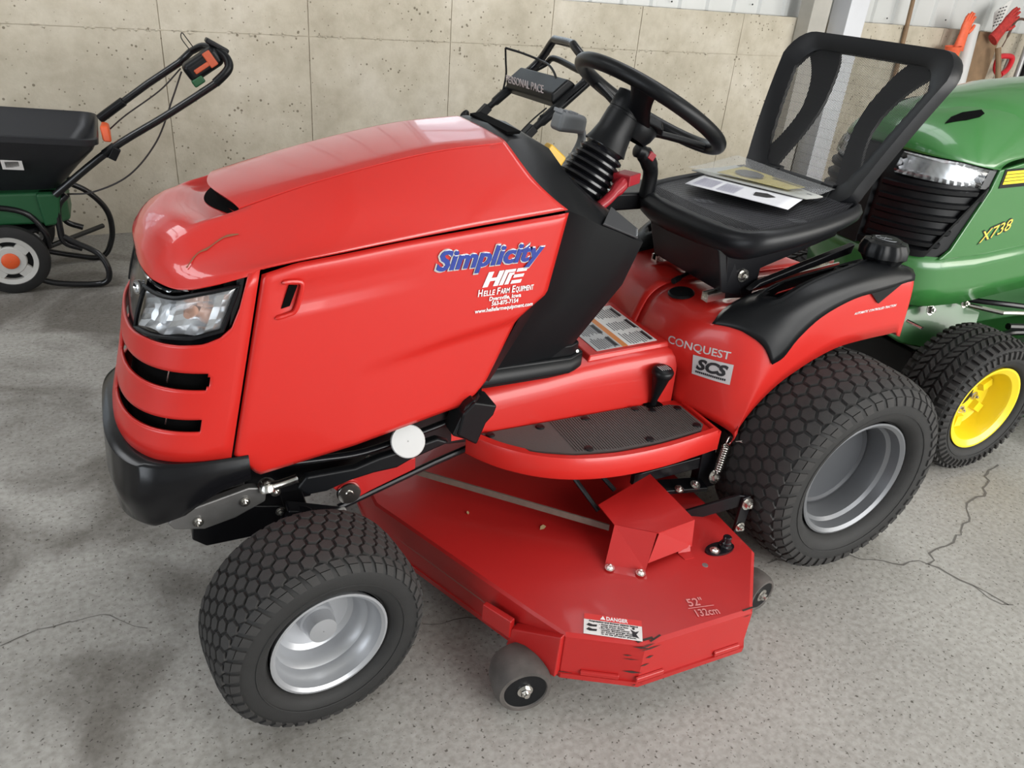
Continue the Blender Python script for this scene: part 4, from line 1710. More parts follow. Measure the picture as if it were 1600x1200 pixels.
mb = MB()
mb.grid([[o + bx * (.0125 * i) + by * (.0065 * j) for j in range(9)] for i in range(9)])
bd = ob('badge', mb, mat('badge_grey', (.46, .44, .44), .45), fen)
bt = text('badge_text', 'SCS', BPR, fen, o + bx * .010 + by * .018 + bn * .0042, bx, by, .027, .080, .25, .045, .0005)
mb = MB()
for u in range(16):
    mb.hexa(badge(.010 + u * .005, .007, .0135 + u * .005, .0125, .0042, .0048))
bs = ob('badge_small_print', mb, BPR, fen, kind='stuff')
drape(bd, fen, -bn, .0012)
drape(bt, fen, -bn, .0022)
drape(bs, fen, -bn, .0022)

# footrests
FO = [(.395, .168), (.415, .205), (.455, .258), (.52, .312), (.60, .348), (.70, .366), (.82, .366), (.955, .350), (.985, .345), (.992, .168)]
for sg in (-1, 1):
    top = [Vector((x, sg * y, .410)) for x, y in FO]
    fine = cr(top[:8], 4) + top[8:]
    n = len(fine)
    cen = Vector((.72, sg * .2, .41))
    rimi = [Vector((p.x + (.012 if p.x < .5 else (-.003 if p.x > .97 else 0)), sg * (abs(p.y) - .017), .410)) if abs(p.y) > .18 else Vector((p.x + (.012 if p.x < .5 else -.003), p.y, .410)) for p in fine]
    k = n - 1
    secs = [[Vector((p.x, p.y, .356)) for p in fine[:k]], [Vector((p.x, p.y + sg * .004, .362)) for p in fine[:k]], [p + Vector((0, 0, -.008)) for p in fine[:k]], [p + Vector((0, -sg * .004, 0)) for p in fine[:k]],
            [p + Vector((0, 0, .001)) for p in rimi[:k]], [p + Vector((0, -sg * .003, -.007)) for p in rimi[:k]]]
    mb = MB()
    mb.loft(secs, closed=False)
    # plate
    pl_ = [Vector((p.x, p.y, .400)) for p in rimi]
    mb.add(pl_, [tuple(range(n))])
    mb.hexa([(.985, sg * .17, .356), (.992, sg * .17, .356), (.992, sg * .345, .356), (.985, sg * .345, .356), (.985, sg * .17, .408), (.992, sg * .17, .408), (.992, sg * .345, .408), (.985, sg * .345, .408)])
    ft = ob('footrest', mb, RED, T, ang=55, solid=0)
    # rubber mat
    MO = [(.430, .174), (.462, .228), (.52, .278), (.60, .315), (.70, .334), (.82, .336), (.948, .323), (.972, .300), (.972, .205), (.945, .192), (.890, .190), (.870, .174)]
    base = [Vector((x, sg * y, .4005)) for x, y in MO]
    tp_ = [p + Vector((0, 0, .005)) for p in base]
    n = len(base)
    mb = MB()
    mb.add(base + tp_, [tuple(range(n, 2 * n))] + [(i, (i + 1) % n, (i + 1) % n + n, i + n) for i in range(n)])
    mt = ob('foot_mat', mb, MATG, ft, ang=30)
    mb = MB()
    x = .61
    while x < .966:
        y0 = .178 if x < .87 else (.194 if x < .945 else .209)
        y1 = interp(x, [.6, .7, .82, .948, .972], [.308, .327, .329, .316, .297])
        mb.box((x, sg * (y0 + y1) / 2, .4062), (.0032, y1 - y0, .0018))
        x += .0068
    ob('mat_rib', mb, MATG, ft, ang=30, kind='stuff')
    for x, y in ((.448, .186), (.575, .190), (.700, .188), (.845, .186), (.955, .215), (.952, .300), (.80, .318), (.64, .308), (.885, .204)):
        b_ = MB()
        b_.lathe([(.001, .0035), (.009, .003), (.0115, .0005), (.0115, -.001)], (x, sg * y, .406), (0, 0, 1), 14)
        ob('mat_button', b_, BLK, ft)
    if sg < 0:
        mb = MB()
        mb.lathe([(.001, .0012), (.024, .0012), (.026, 0)], (.905, -.180, .405), (0, 0, 1), 28)
        ob('lever_well', mb, DARK, ft)
        mb = MB()
        mb.lathe([(.008, 0), (.009, .02), (.012, .035), (.022, .085), (.0265, .093), (.0275, .104), (.023, .110), (.001, .112)], (.905, -.178, .405), (.02, -.12, 1), 24)
        al = ob('height_adjuster', mb, BLK, T, ang=50, label='black flared adjuster knob standing in the footrest')
        mb = MB()
        for q in range(5):
            mb.box(Vector((.905, -.178, .405)) + Vector((.02, -.12, 1)).normalized() * .1125 + Vector(((q - 2) * .006, 0, 0)), (.0022, .022, .001))
        ob('knob_mark', mb, LABG, al)

# ------------------------------------------------------------------ mower deck
dk = MB()
TOPZ, BOTZ = .200, .085
NEAR = [(.205, -.09), (.405, -.545), (.440, -.618), (.578, -.697), (.848, -.700), (.984, -.548), (.992, -.380)]
OUT = NEAR + [(.98, .30), (.98, .55), (.85, .70), (.55, .70), (.40, .58), (.205, .09)]
dk.loft([[Vector((x * 1.0, y, BOTZ)) for x, y in OUT], [Vector((x, y, TOPZ - .006)) for x, y in OUT]], caps=False)
ce = Vector((.62, 0, 0))
dk.loft([[Vector((x, y, TOPZ - .006)) for x, y in OUT], [Vector((lerp(x, .62, .012), lerp(y, 0, .012), TOPZ)) for x, y in OUT],
         [Vector((lerp(x, .66, .22), lerp(y, 0, .22), TOPZ + .002)) for x, y in OUT], [Vector((lerp(x, .66, .6), lerp(y, 0, .6), TOPZ + .004)) for x, y in OUT]], caps=False)
dk.add([(lerp(x, .66, .6), lerp(y, 0, .6), TOPZ + .004) for x, y in OUT], [tuple(range(len(OUT)))])
deck = ob('mower_deck', dk, REDM, T, ang=25)
mb = MB()  # lower trim band and welded wear strips
mb.loft([[Vector((lerp(x, .62, -.004), lerp(y, 0, -.004), BOTZ - .004)) for x, y in OUT], [Vector((lerp(x, .62, -.006), lerp(y, 0, -.006), BOTZ + .010)) for x, y in OUT], [Vector((lerp(x, .62, .01), lerp(y, 0, .01), BOTZ + .012)) for x, y in OUT]], caps=False)
ob('deck_bottom_rim', mb, REDM, deck, ang=30)


def strip(a, b, t0, t1, z, h, d, m=REDM, nm='wear_strip'):
    a, b = Vector((*a, 0)), Vector((*b, 0))
    n = (b - a).normalized().cross(Vector((0, 0, 1)))
    if n.y > 0:
        n = -n
    p, q = a.lerp(b, t0), a.lerp(b, t1)
    mb = MB()
    mb.hexa([p + Vector((0, 0, z)), q + Vector((0, 0, z)), q + n * d + Vector((0, 0, z)), p + n * d + Vector((0, 0, z)),
             p + Vector((0, 0, z + h)), q + Vector((0, 0, z + h)), q + n * d + Vector((0, 0, z + h * .8)), p + n * d + Vector((0, 0, z + h * .8))])
    return ob(nm, mb, m, deck, bevel=.002)


strip(NEAR[2], NEAR[3], .25, .75, .098, .012, .006)
strip(NEAR[3], NEAR[4], -.03, .22, .098, .014, .006)
strip(NEAR[3], NEAR[4], .70, .95, .098, .014, .006)
# scrapes on the corners
mb = MB()
r3 = random.Random(11)
for a, b, t, z in [(NEAR[3], NEAR[4], .02, .195), (NEAR[3], NEAR[4], .05, .185), (NEAR[2], NEAR[3], .95, .19), (NEAR[3], NEAR[4], .03, .14), (NEAR[2], NEAR[3], .9, .12), (NEAR[2], NEAR[3], .80, .165), (NEAR[3], NEAR[4], .06, .16),
                   (NEAR[2], NEAR[3], .96, .09), (NEAR[3], NEAR[4], .04, .088), (NEAR[2], NEAR[3], .03, .095), (NEAR[3], NEAR[4], .95, .19), (NEAR[2], NEAR[3], .85, .155), (NEAR[3], NEAR[4], .5, .089), (NEAR[3], NEAR[4], .75, .089)]:
    A, Bv = Vector((*a, 0)), Vector((*b, 0))
    n = (Bv - A).normalized().cross(Vector((0, 0, 1)))
    n = n if n.y < 0 else -n
    p = A.lerp(Bv, t) + n * .0008
    l = (Bv - A).normalized() * r3.uniform(.008, .028)
    h = r3.uniform(.001, .004)
    mb.add([p - l + Vector((0, 0, z)), p + Vector((0, 0, z - h)), p + l + Vector((0, 0, z + .001)), p + Vector((0, 0, z + h))], [(0, 1, 2, 3)])
for x, y, w, h in ((.590, -.686, .022, .005), (.605, -.690, .03, .004), (.842, -.692, .03, .004), (.57, -.685, .012, .006)):
    mb.box((x, y, TOPZ + .0006), (w, h, .0008), rot('Z', r3.uniform(-20, 20)))
obs('paint_scrape', mb, SCUFF, deck)
# roller bracket step at the front corner
mb = MB()
mb.hexa([(.385, -.50, .088), (.445, -.612, .088), (.425, -.622, .088), (.365, -.512, .088), (.388, -.51, .150), (.444, -.612, .197), (.428, -.620, .197), (.370, -.520, .145)])
ob('roller_bracket', mb, REDM, deck, bevel=.003)
mb = MB()
mb.hexa([(.345, -.445, .12), (.380, -.515, .12), (.366, -.522, .12), (.332, -.452, .12), (.345, -.445, .165), (.380, -.515, .168), (.366, -.522, .168), (.332, -.452, .165)])
ob('bracket_tab', mb, REDM, deck, bevel=.003)
mb = MB()
ribbon(mb, [(.232, -.16, .150), (.27, -.245, .149), (.31, -.336, .147), (.345, -.415, .146), (.365, -.46, .142)], [.001, .002, .0025, .003, .001], (-.9, -.4, 0))
mb.v = [(x - .0035, y - .0015, z) for x, y, z in mb.v]
ob('deck_scratch', mb, mat('dull_scratch', (.20, .10, .08), .7), deck)

# belt cover
mb = MB()
tz_ = .283
a, b, c_, d_, e_ = Vector((.654, -.362, tz_)), Vector((.652, -.436, tz_ - .002)), Vector((.730, -.495, tz_)), Vector((.838, -.484, tz_)), Vector((.842, -.296, tz_))
mb.add([a, b, c_, d_, e_], [(0, 1, 2, 3, 4)])
w1, w2 = Vector((.619, -.470, .205)), Vector((.694, -.520, .205))
mb.add([b, c_ - Vector((.004, 0, 0)), w2, w1], [(0, 1, 2, 3)])
mb.add([c_ + Vector((.004, .001, 0)), d_, Vector((.838, -.494, .213)), Vector((.705, -.510, .215))], [(0, 1, 2, 3)])
mb.add([w1, w2, w2 + Vector((-.010, -.022, -.003)), w1 + Vector((-.012, -.020, -.003))], [(0, 1, 2, 3)])
mb.add([d_, e_, e_ - Vector((0, 0, .06)), Vector((.838, -.494, .213))], [(0, 1, 2, 3)])
mb.add([Vector((.80, -.496, .205)), Vector((.832, -.500, .205)), Vector((.828, -.52, .204)), Vector((.803, -.518, .204))], [(0, 1, 2, 3)])
mb.add([Vector((.80, -.496, .205)), Vector((.832, -.500, .205)), Vector((.832, -.494, .22)), Vector((.80, -.494, .22))], [(0, 1, 2, 3)])
bc = ob('belt_cover', mb, REDM, deck, solid=.003, flat=True)
mb = MB()
for p in (w1.lerp(w2, .12), w1.lerp(w2, .88)):
    mb.bolt(p + Vector((-.007, -.010, .001)), (0, 0, 1), .0075, .007)
obs('cover_bolt', mb, CHR, deck)
# deck label, size mark
ux = Vector((.099, -.060, 0)).normalized()
uy = Vector((0, 0, 1)).cross(ux)
L0 = Vector((.4735, -.6285, TOPZ + .001))
lift = Vector((0, 0, .0012))


def dl(u, v, h=0.0):
    return L0 + ux * u + uy * v + Vector((0, 0, h))


mb = MB()
mb.add([dl(0, 0, .001), dl(.118, 0, .001), dl(.118, .040, .001), dl(0, .040, .001)], [(0, 1, 2, 3)])
lab = ob('danger_label', mb, LABW, deck, solid=0)
mb = MB()
mb.add([dl(0, .040, .0011), dl(.118, .040, .0011), dl(.118, .056, .0011), dl(0, .056, .0011)], [(0, 1, 2, 3)])
ob('danger_banner', mb, mat('danger_red', (.60, .03, .025), .45), deck)
text('danger_text', 'DANGER', WPR, deck, dl(.045, .0435, .0014), ux, uy, .0095, .044, 0, .02)
mb = MB()
mb.add([dl(.033, .0435, .0016), dl(.044, .0435, .0016), dl(.0385, .054, .0016)], [(0, 1, 2)])
ob('danger_triangle', mb, WPR, deck)
text('danger_text', 'Amputation and thrown objects hazard', BPR, deck, dl(.010, .0345, .0014), ux, uy, .0042, .100, .05, .02)
for i, s in enumerate(('- Keep hands and feet', '  away from deck.', '- Do not operate mower', '  unless discharge chute', '  or entire grass catcher', '  is in its proper place.')):
    text('danger_text', s, BPR, deck, dl(.031, .0285 - i * .0050, .0014), ux, uy, .0034, .0085 * len(s) * .33, 0, .012)
mb = MB()
for v in (.024, .012):
    mb.add([dl(.005, v, .0015), dl(.012, v - .003, .0015), dl(.026, v - .002, .0015), dl(.027, v + .004, .0015), dl(.018, v + .003, .0015), dl(.010, v + .006, .0015)], [(0, 1, 2, 3, 4, 5)])
mb.add([dl(.098, .010, .0015), dl(.112, .006, .0015), dl(.106, .016, .0015), dl(.112, .026, .0015), dl(.104, .022, .0015), dl(.094, .028, .0015), dl(.098, .019, .0015)], [(0, 1, 2, 3, 4, 5, 6)])
mb.disc(dl(.1005, .0305, .0015), (0, 0, 1), .0030, 10)
obs('danger_pictogram', mb, BPR, deck)
sx_ = Vector((.058, -.011, 0)).normalized()
sy_ = Vector((0, 0, 1)).cross(sx_)
S0 = Vector((.713, -.6715, TOPZ + .0022))
mk = mat('pale_red_print', (.60, .22, .21), .5)
text('size_mark', '52"', mk, deck, S0 + sx_ * .004 + sy_ * .030, sx_, sy_, .021, .036, 0, .01)
text('size_mark', '132cm', mk, deck, S0 + sx_ * .006, sx_, sy_, .019, .052, 0, .01)
mb = MB()
mb.box(S0 + sx_ * .03 + sy_ * .0248, (.060, .0016, .0005), rot('Z', -10.7))
ob('size_rule', mb, mk, deck)
# wash-out port
mb = MB()
c = Vector((.905, -.515, TOPZ))
mb.loft([[c + Vector((p[0], p[1], h)) for p in [(.022 * cos(q) + .018 * (1 if cos(q) > 0 else -1) * abs(cos(q)), .020 * sin(q)) for q in [2 * pi * i / 24 for i in range(24)]]] for h in (.0005, .006)])
mb.lathe([(.016, .004), (.016, .012), (.012, .014), (.012, .020), (.010, .022), (.010, .034), (.008, .036), (.001, .036)], c + Vector((.016, .0, 0)), (0, 0, 1), 20)
wo = ob('washout_port', mb, BLKG, deck, ang=40)
mb = MB()
mb.bolt(c + Vector((-.018, -.004, .006)), (0, 0, 1), .008, .006)
ob('port_screw', mb, CHR, deck)
mb = MB()
mb.lathe([(.001, .002), (.007, .002), (.008, 0)], (.838, -.548, TOPZ), (0, 0, 1), 12)
ob('deck_rivet', mb, STEEL, deck)
for k, (x, y, s, r) in enumerate(((.545, -.31, .010, 20), (.40, -.20, .006, 70))):
    mb = MB()
    q = rot('Z', r)
    mb.add([Vector((x, y, .2035)) + q @ Vector(p) * s for p in ((-1, 0, 0), (-.2, -.5, .2), (1, -.1, .1), (.5, .5, .5), (-.3, .6, .3))], [(0, 1, 2, 3, 4)])
    lf = ob('dry_leaf_scrap', mb, LEAFD)
    tag(lf, ('larger' if k == 0 else 'smaller') + ' scrap of dry leaf lying on the red mower deck', 'leaf')
# gauge rollers
for nm, cc, r, w, y0 in (('gauge_roller', (.372, -.575, .064), .063, .084, 1), ('gauge_roller', (1.030, -.535, .058), .050, .060, 1)):
    mb = MB()
    ax = Vector((-.18, -1, 0)).normalized() if cc[0] < .5 else Vector((.2, -1, 0)).normalized()
    mb.lathe([(.030, -w * .5), (r * .86, -w * .5), (r * .97, -w * .30), (r, 0), (r * .97, w * .30), (r * .86, w * .5), (r * .74, w * .505), (r * .70, w * .46), (.016, w * .44), (.014, w * .47)], cc, ax, 44)
    gr = ob(nm, mb, RUBD, T, ang=45)
    mb = MB()
    mb.lathe([(r * .72, w * .47), (r * .66, w * .475), (.018, w * .45), (.001, w * .45)], cc, ax, 36)
    ob('roller_disc', mb, BLK, gr)
    mb = MB()
    mb.bolt(Vector(cc) + ax * w * .45, ax, .011, .010)
    ob('roller_bolt', mb, CHR, gr)
    mb = MB()
    mb.tube([Vector(cc) + ax * w * .4, Vector(cc) - ax * .09], .008, 8)
    ob('roller_axle', mb, STEEL, gr)
# strap rod from the frame to the deck
mb = MB()
a, b = Vector((.235, -.022, .264)), Vector((.668, -.398, .232))
d = (b - a).normalized()
s = d.cross(Vector((0, 0, 1))).normalized()
for off in (0,):
    mb.hexa([a - s * .002, a + s * .002, b + s * .002, b - s * .002, a - s * .002 + Vector((0, 0, .016)), a + s * .002 + Vector((0, 0, .016)), b + s * .002 + Vector((0, 0, .016)), b - s * .002 + Vector((0, 0, .016))])
ob('lift_strap', mb, ROD, T)
mb = MB()
mb.tube([(.10, -.16, .265), (.34, -.12, .31), (.46, -.12, .345)], .008, 10)
mb.tube([(.62, -.22, .33), (.68, -.33, .235)], .006, 8)
mb.tube([(.68, -.22, .33), (.74, -.30, .26)], .006, 8)
obs('lift_rod', mb, BLKM, T)
# rear lift linkage
lk = MB()
R1 = Vector((1.085, -.345, .195))
lk.prism([(.88, -.365, .205), (1.015, -.425, .272), (1.042, -.432, .268), (1.048, -.433, .245), (1.02, -.426, .238), (.89, -.368, .172)], (0, -.008, 0))
lk.prism([(1.018, -.436, .268), (1.040, -.436, .272), (1.050, -.436, .255), (1.044, -.436, .165), (1.014, -.436, .165)], (0, -.008, 0))
lk.hexa([(.82, -.25, .23), (1.02, -.285, .27), (1.02, -.30, .27), (.82, -.265, .23), (.82, -.25, .262), (1.02, -.285, .305), (1.02, -.30, .305), (.82, -.265, .262)])
lk.box((.95, -.30, .225), (.12, .05, .012), rot('Z', -12))
lk.hexa([(1.0, -.27, .20), (1.06, -.27, .20), (1.06, -.30, .20), (1.0, -.30, .20), (.99, -.27, .34), (1.03, -.27, .34), (1.03, -.30, .34), (.99, -.30, .34)])
link = ob('lift_linkage', lk, BLKM, T, bevel=.002)
mb = MB()
for p, ax, r in (((1.033, -.445, .252), (0, -1, .1), .011), ((1.029, -.445, .182), (0, -1, 0), .009), ((.925, -.318, .232), (0, -.3, 1), .008), ((.975, -.318, .234), (0, -.3, 1), .009), ((1.022, -.328, .255), (.1, -1, .4), .012)):
    mb.bolt(p, ax, r, r * .9)
obs('linkage_bolt', mb, CHR, link)
mb = MB()
sp0, sp1 = Vector((1.040, -.325, .345)), Vector((1.030, -.328, .275))
dd = sp1 - sp0
N_ = 110
mb.tube([sp0 + dd * i / N_ + Vector((cos(i * .62) * .009, sin(i * .62) * .009, 0)) for i in range(N_ + 1)], .0024, 6)
mb.tube(cr([sp0, sp0 + Vector((-.006, -.004, .012)), sp0 + Vector((.004, 0, .026)), sp0 + Vector((.018, .0, .014)), sp0 + Vector((.012, .004, 0))], 5), .0022, 6)
mb.tube([sp1, sp1 + Vector((-.004, -.004, -.018))], .003, 6)
ob('lift_spring', mb, CHR, T, ang=70)
mb = MB()
q0 = Vector((1.055, -.338, .362))
mb.tube(cr([q0, q0 + Vector((.020, -.014, .008)), q0 + Vector((.042, -.022, .012)), q0 + Vector((.044, -.024, .004)), q0 + Vector((.022, -.016, 0)), q0 + Vector((.006, -.004, .002))], 5), .0018, 6)
ob('hitch_pin', mb, CHR, T, ang=70)

# ------------------------------------------------------------------ seat
SM = Matrix.Translation((1.22, 0, 0)) @ Matrix.Rotation(radians(4), 4, 'Z')


def S(x, y, z):
    return SM @ Vector((x, y, z))


PAN = [(-.196, 0), (-.194, .11), (-.180, .185), (-.142, .226), (-.06, .240), (.04, .238), (.13, .228), (.190, .205)]
PANL = [(x, y) for x, y in PAN] + [(.196, .12), (.198, 0)]
outl = PANL + [(x, -y) for x, y in PANL[-2:0:-1]]


def panz(x):
    return interp(x, [-.196, -.13, .0, .10, .2], [.826, .846, .860, .874, .893])


loop = cr([(x, y, panz(x)) for x, y in outl], 4, closed=True)
mb = MB()
n = len(loop)
secs = []
for i in range(n):
    p, a, b = loop[i], loop[(i - 1) % n], loop[(i + 1) % n]
    t = (b - a).normalized()
    o = Vector((t.y, -t.x, 0)).normalized()
    if o.dot(Vector((p.x, p.y, 0))) < 0:
        o = -o
    w = interp(p.x, [-.19, -.1, .1, .2], [1.55, 1.25, 1.05, .85])
    secs.append([S(*(p + o * dx * w + Vector((0, 0, dz * w)))) for dx, dz in ((-.020, .012), (-.011, .018), (.0, .014), (.008, 0), (.004, -.018), (-.010, -.030), (-.024, -.022), (-.025, -.002))])
secs.append(secs[0])
mb.loft(secs, caps=False)
seat = ob('seat', mb, mat('black_seat_frame', (.007, .0075, .009), .38, bump=(260, .05), spec=.3), T, ang=60)
mb = MB()
inner = [Vector((p.x * .92, p.y * .92, 0)) for p in loop]


def dish(x, y):
    return panz(x) + .014 - .012 * max(0, 1 - (y / .2) ** 2 - ((x - .01) / .19) ** 2)


mb.add([S(0, 0, dish(0, 0) - .004)] + [S(p.x * .5, p.y * .5, dish(p.x * .5, p.y * .5) - .004) for p in inner] + [S(p.x * 1.02, p.y * 1.02, dish(p.x, p.y) - .004) for p in inner],
       [(0, 1 + i, 1 + (i + 1) % n) for i in range(n)] + [(1 + i, 1 + n + i, 1 + n + (i + 1) % n, 1 + (i + 1) % n) for i in range(n)])
ob('seat_underpan', mb, DARK, seat, ang=60)
mb = MB()
k = 84
for i in range(k):
    x = lerp(-.174, .180, (i + .5) / k)
    yw = interp(x, [-.175, -.16, -.13, -.06, .04, .13, .182], [.11, .168, .204, .220, .222, .212, .19])
    ribbon(mb, [S(x, yw * q, dish(x, yw * q)) for q in (-1, -.6, -.2, .2, .6, 1)], .0024, (0, 0, 1))
for i in range(30):
    y = lerp(-.19, .19, i / 29)
    ribbon(mb, [S(q, y, dish(q, y) - .001) for q in (-.12, -.04, .04, .12, .165)], .0014, (0, 0, 1))
ob('seat_mesh', mb, mat('seat_mesh_thread', (.10, .10, .11), .35), seat, kind='stuff')
# label tabs woven into the mesh
for x, y in ((-.10, .06), (-.02, -.185)):
    mb = MB()
    for i in range(7):
        ribbon(mb, [S(x + .0001 * i - .01 + .006 * i, y - .02 - .003 * i, dish(x, y) + .003), S(x - .01 + .006 * i + .001, y + .015 - .003 * i, dish(x, y) + .003)], .0012, (0, 0, 1))
    ob('mesh_mark', mb, GREYP, seat, kind='stuff')

# back: ring frame, two bowed struts, see-through mesh of real threads
def BK(s, h, d=0.0):  # s across (+ = far side), h 0..1 up, d towards the front
    wgt = 1.0
    x = lerp(.185, .372, h) - .012 * sin(pi * h) - d * .93 - .014 * (s / .22) ** 2 * 1.0
    return S(x, s, lerp(.885, 1.262, h) + d * .42)


def hw(h):
    return interp(h, [0, .25, .5, .8, 1], [.196, .222, .242, .256, .262])


def rr_loop(inset, rad, n=7):
    pts = []
    b, t = inset[0], 1 - inset[1]
    for cx, cy, a0 in ((1, 1, 0), (-1, 1, 90), (-1, 0, 180), (1, 0, 270)):
        h0 = t if cy else b
        w = hw(h0) - inset[2]
        r = rad if cy else rad * .7
        for i in range(n):
            a = radians(a0 + 90 * i / (n - 1))
            pts.append((cx * (w - r) + r * cos(a), h0 - (1 if cy else -1) * r / .37 + r / .37 * sin(a)))
    out = []
    for i in range(len(pts)):
        p, q = pts[i], pts[(i + 1) % len(pts)]
        d = hypot(q[0] - p[0], (q[1] - p[1]) * .37)
        m = max(1, int(d / .03))
        for j in range(m):
            out.append((lerp(p[0], q[0], j / m), lerp(p[1], q[1], j / m)))
    return out


lo = rr_loop((.0, .0, .0), .062)
mb = MB()
secs = []
for s, h in lo:
    cx, ch = s, h
    ti = .040 if abs(s) > .12 and .12 < h < .85 else .045
    # inward direction
    wi = hw(h)
    si = s * (1 - 1.25 * ti / wi)
    hi = .5 + (h - .5) * (1 - .21)
    secs.append([BK(s, h, .004), BK(lerp(s, si, .12), lerp(h, hi, .12), .020), BK(lerp(s, si, .6), lerp(h, hi, .6), .016), BK(si, hi, .004), BK(si, hi, -.008), BK(lerp(s, si, .5), lerp(h, hi, .5), -.018), BK(s, h, -.014)])
secs.append(secs[0])
mb.loft(secs, caps=False)
back = ob('seat_back', mb, MATS['black_seat_frame'], T, ang=50)
mb = MB()
for sg in (-1, 1):
    c = cr([(.170, .92, .11), (.140, .84, .095), (.114, .73, .074), (.097, .60, .062), (.094, .48, .056), (.106, .34, .058), (.128, .20, .066), (.150, .06, .08)], 4)
    wd = [p.z for p in c]
    secs = []
    for p, w in zip(c, wd):
        secs.append([BK(sg * (p.x - w / 2), p.y, -.004), BK(sg * p.x, p.y, -.001), BK(sg * (p.x + w / 2), p.y, -.004), BK(sg * (p.x + w / 2), p.y, -.014), BK(sg * (p.x - w / 2), p.y, -.014)])
    q = MB()
    q.loft(secs)
    ob('back_strut', q, MATS['black_seat_frame'], back, ang=50)
mb = MB()
N_ = 100
for i in range(N_):
    s = lerp(-.215, .215, i / (N_ - 1))
    e = .10 if abs(s) < .17 else .16
    ribbon(mb, [BK(s * interp(h, [0, .5, 1], [.82, 1.0, 1.05]), h, .003) for h in (e, .3, .5, .7, 1 - e * .8)], .0021, SM.to_3x3() @ Vector((-1, 0, .4)))
for i in range(14):
    h = lerp(.12, .90, i / 13)
    w = hw(h) - .03
    ribbon(mb, [BK(w * q, h, .002) for q in (-1, -.5, 0, .5, 1)], .0004, SM.to_3x3() @ Vector((-1, 0, .4)))
ob('back_mesh', mb, THREAD, back, kind='stuff')
mb = MB()
for sg in (-1, 1):
    mb.hexa([S(.12, sg * .10 - .02, .80), S(.20, sg * .10 - .02, .82), S(.20, sg * .10 + .02, .82), S(.12, sg * .10 + .02, .80), S(.175, sg * .10 - .02, .93), S(.215, sg * .10 - .02, .93), S(.215, sg * .10 + .02, .93), S(.175, sg * .10 + .02, .93)])
obs('back_hinge', mb, BLK, back, bevel=.004)
# pedestal and slide rails
mb = MB()
mb.hexa([(1.06, -.165, .690), (1.13, -.168, .672), (1.13, .14, .672), (1.06, .13, .690), (1.03, -.155, .800), (1.07, -.165, .80), (1.07, .15, .80), (1.03, .14, .80)])
mb.prism([(1.075, -.165, .672), (1.155, -.165, .668), (1.17, -.165, .70), (1.17, -.165, .745), (1.40, -.165, .815), (1.40, -.165, .835), (1.05, -.165, .80)], (0, .012, 0))
mb.prism([(1.075, .13, .672), (1.155, .13, .668), (1.17, .13, .70), (1.17, .13, .745), (1.40, .13, .815), (1.40, .13, .835), (1.05, .13, .80)], (0, .012, 0))
mb.hexa([(1.07, -.15, .79), (1.40, -.15, .81), (1.40, .13, .81), (1.07, .13, .79), (1.07, -.15, .822), (1.40, -.15, .85), (1.40, .13, .85), (1.07, .13, .822)])
mb.prism([(1.12, -.175, .700), (1.44, -.175, .775), (1.445, -.175, .80), (1.30, -.175, .762), (1.15, -.175, .72)], (0, -.02, 0))
ped = ob('seat_pedestal', mb, BLKM, T, bevel=.004)
mb = MB()
for sg, y in ((-1, -.152), (1, .125)):
    x0 = 1.022 if sg < 0 else 1.06
    mb.prism([(x0, y - .012, .668), (x0, y + .012, .668), (x0, y + .012, .688), (x0, y + .007, .688), (x0, y + .007, .674), (x0, y - .007, .674), (x0, y - .007, .688), (x0, y - .012, .688)], (.42, 0, .052))
obs('seat_rail', mb, CHR, T, ang=20, label='bright zinc slide rails under the seat')
mb = MB()
mb.bolt((1.115, -.1665, .732), (0, -1, 0), .011, .010)
mb.bolt((1.05, .02, .765), (-1, 0, .2), .007, .006)
obs('pedestal_bolt', mb, CHR, ped)
mb = MB()
mb.tube([(1.03, -.02, .672), (1.08, .0, .678), (1.13, .01, .68)], .005, 8)
mb.tube([(1.02, -.025, .671), (1.045, -.015, .674)], .008, 10)
ob('slide_lever', mb, BLK, ped)

# ------------------------------------------------------------------ papers lying on the seat
def sheet(name, cor, m, thick=.0008, nx=10, wav=.002, seed=1, parent=None):
    a, b, c, d = [Vector(q) for q in cor]
    r = random.Random(seed)
    ph = [r.uniform(0, 6) for _ in range(4)]
    mb = MB()
    mb.grid([[a.lerp(b, u / nx).lerp(d.lerp(c, u / nx), v / nx) + Vector((0, 0, wav * (sin(4.2 * u / nx + ph[0]) + .6 * sin(5 * v / nx + 3 * u / nx + ph[1])))) for v in range(nx + 1)] for u in range(nx + 1)])
    return ob(name, mb, m, parent, ang=80, solid=thick)


lf = thing('leaflet', 'folded white printed leaflet under the clear sleeve on the seat', 'paper', (1.22, .02, .885))
LC = [(1.118, .125, .884), (1.226, .182, .889), (1.325, -.095, .894), (1.234, -.142, .886)]
lp = sheet('page', LC, mat('paper_white', (.74, .74, .77), .6), .0008, 8, .0006, 2, lf)


def onl(cor, u, v, dz=0.0):
    a, b, c, d = [Vector(q) for q in cor]
    return a.lerp(b, u).lerp(d.lerp(c, u), v) + Vector((0, 0, dz))


mb = MB()
for r in range(12):
    for cidx in range(2):
        u = .12 + r * .055
        mb.add([onl(LC, u, .05 + .24 * cidx, .0016), onl(LC, u + .02, .05 + .24 * cidx, .0016), onl(LC, u + .02, .25 + .22 * cidx, .0016), onl(LC, u, .25 + .22 * cidx, .0016)], [(0, 1, 2, 3)])
ob('page_print', mb, mat('violet_print', (.36, .35, .46), .6), lf, kind='stuff')
mb = MB()
mb.add([onl(LC, .35, .62, .0018), onl(LC, .62, .60, .0018), onl(LC, .72, .70, .0018), onl(LC, .60, .80, .0018), onl(LC, .42, .74, .0018)], [(0, 1, 2, 3, 4)])
ob('page_picture', mb, BPR, lf)

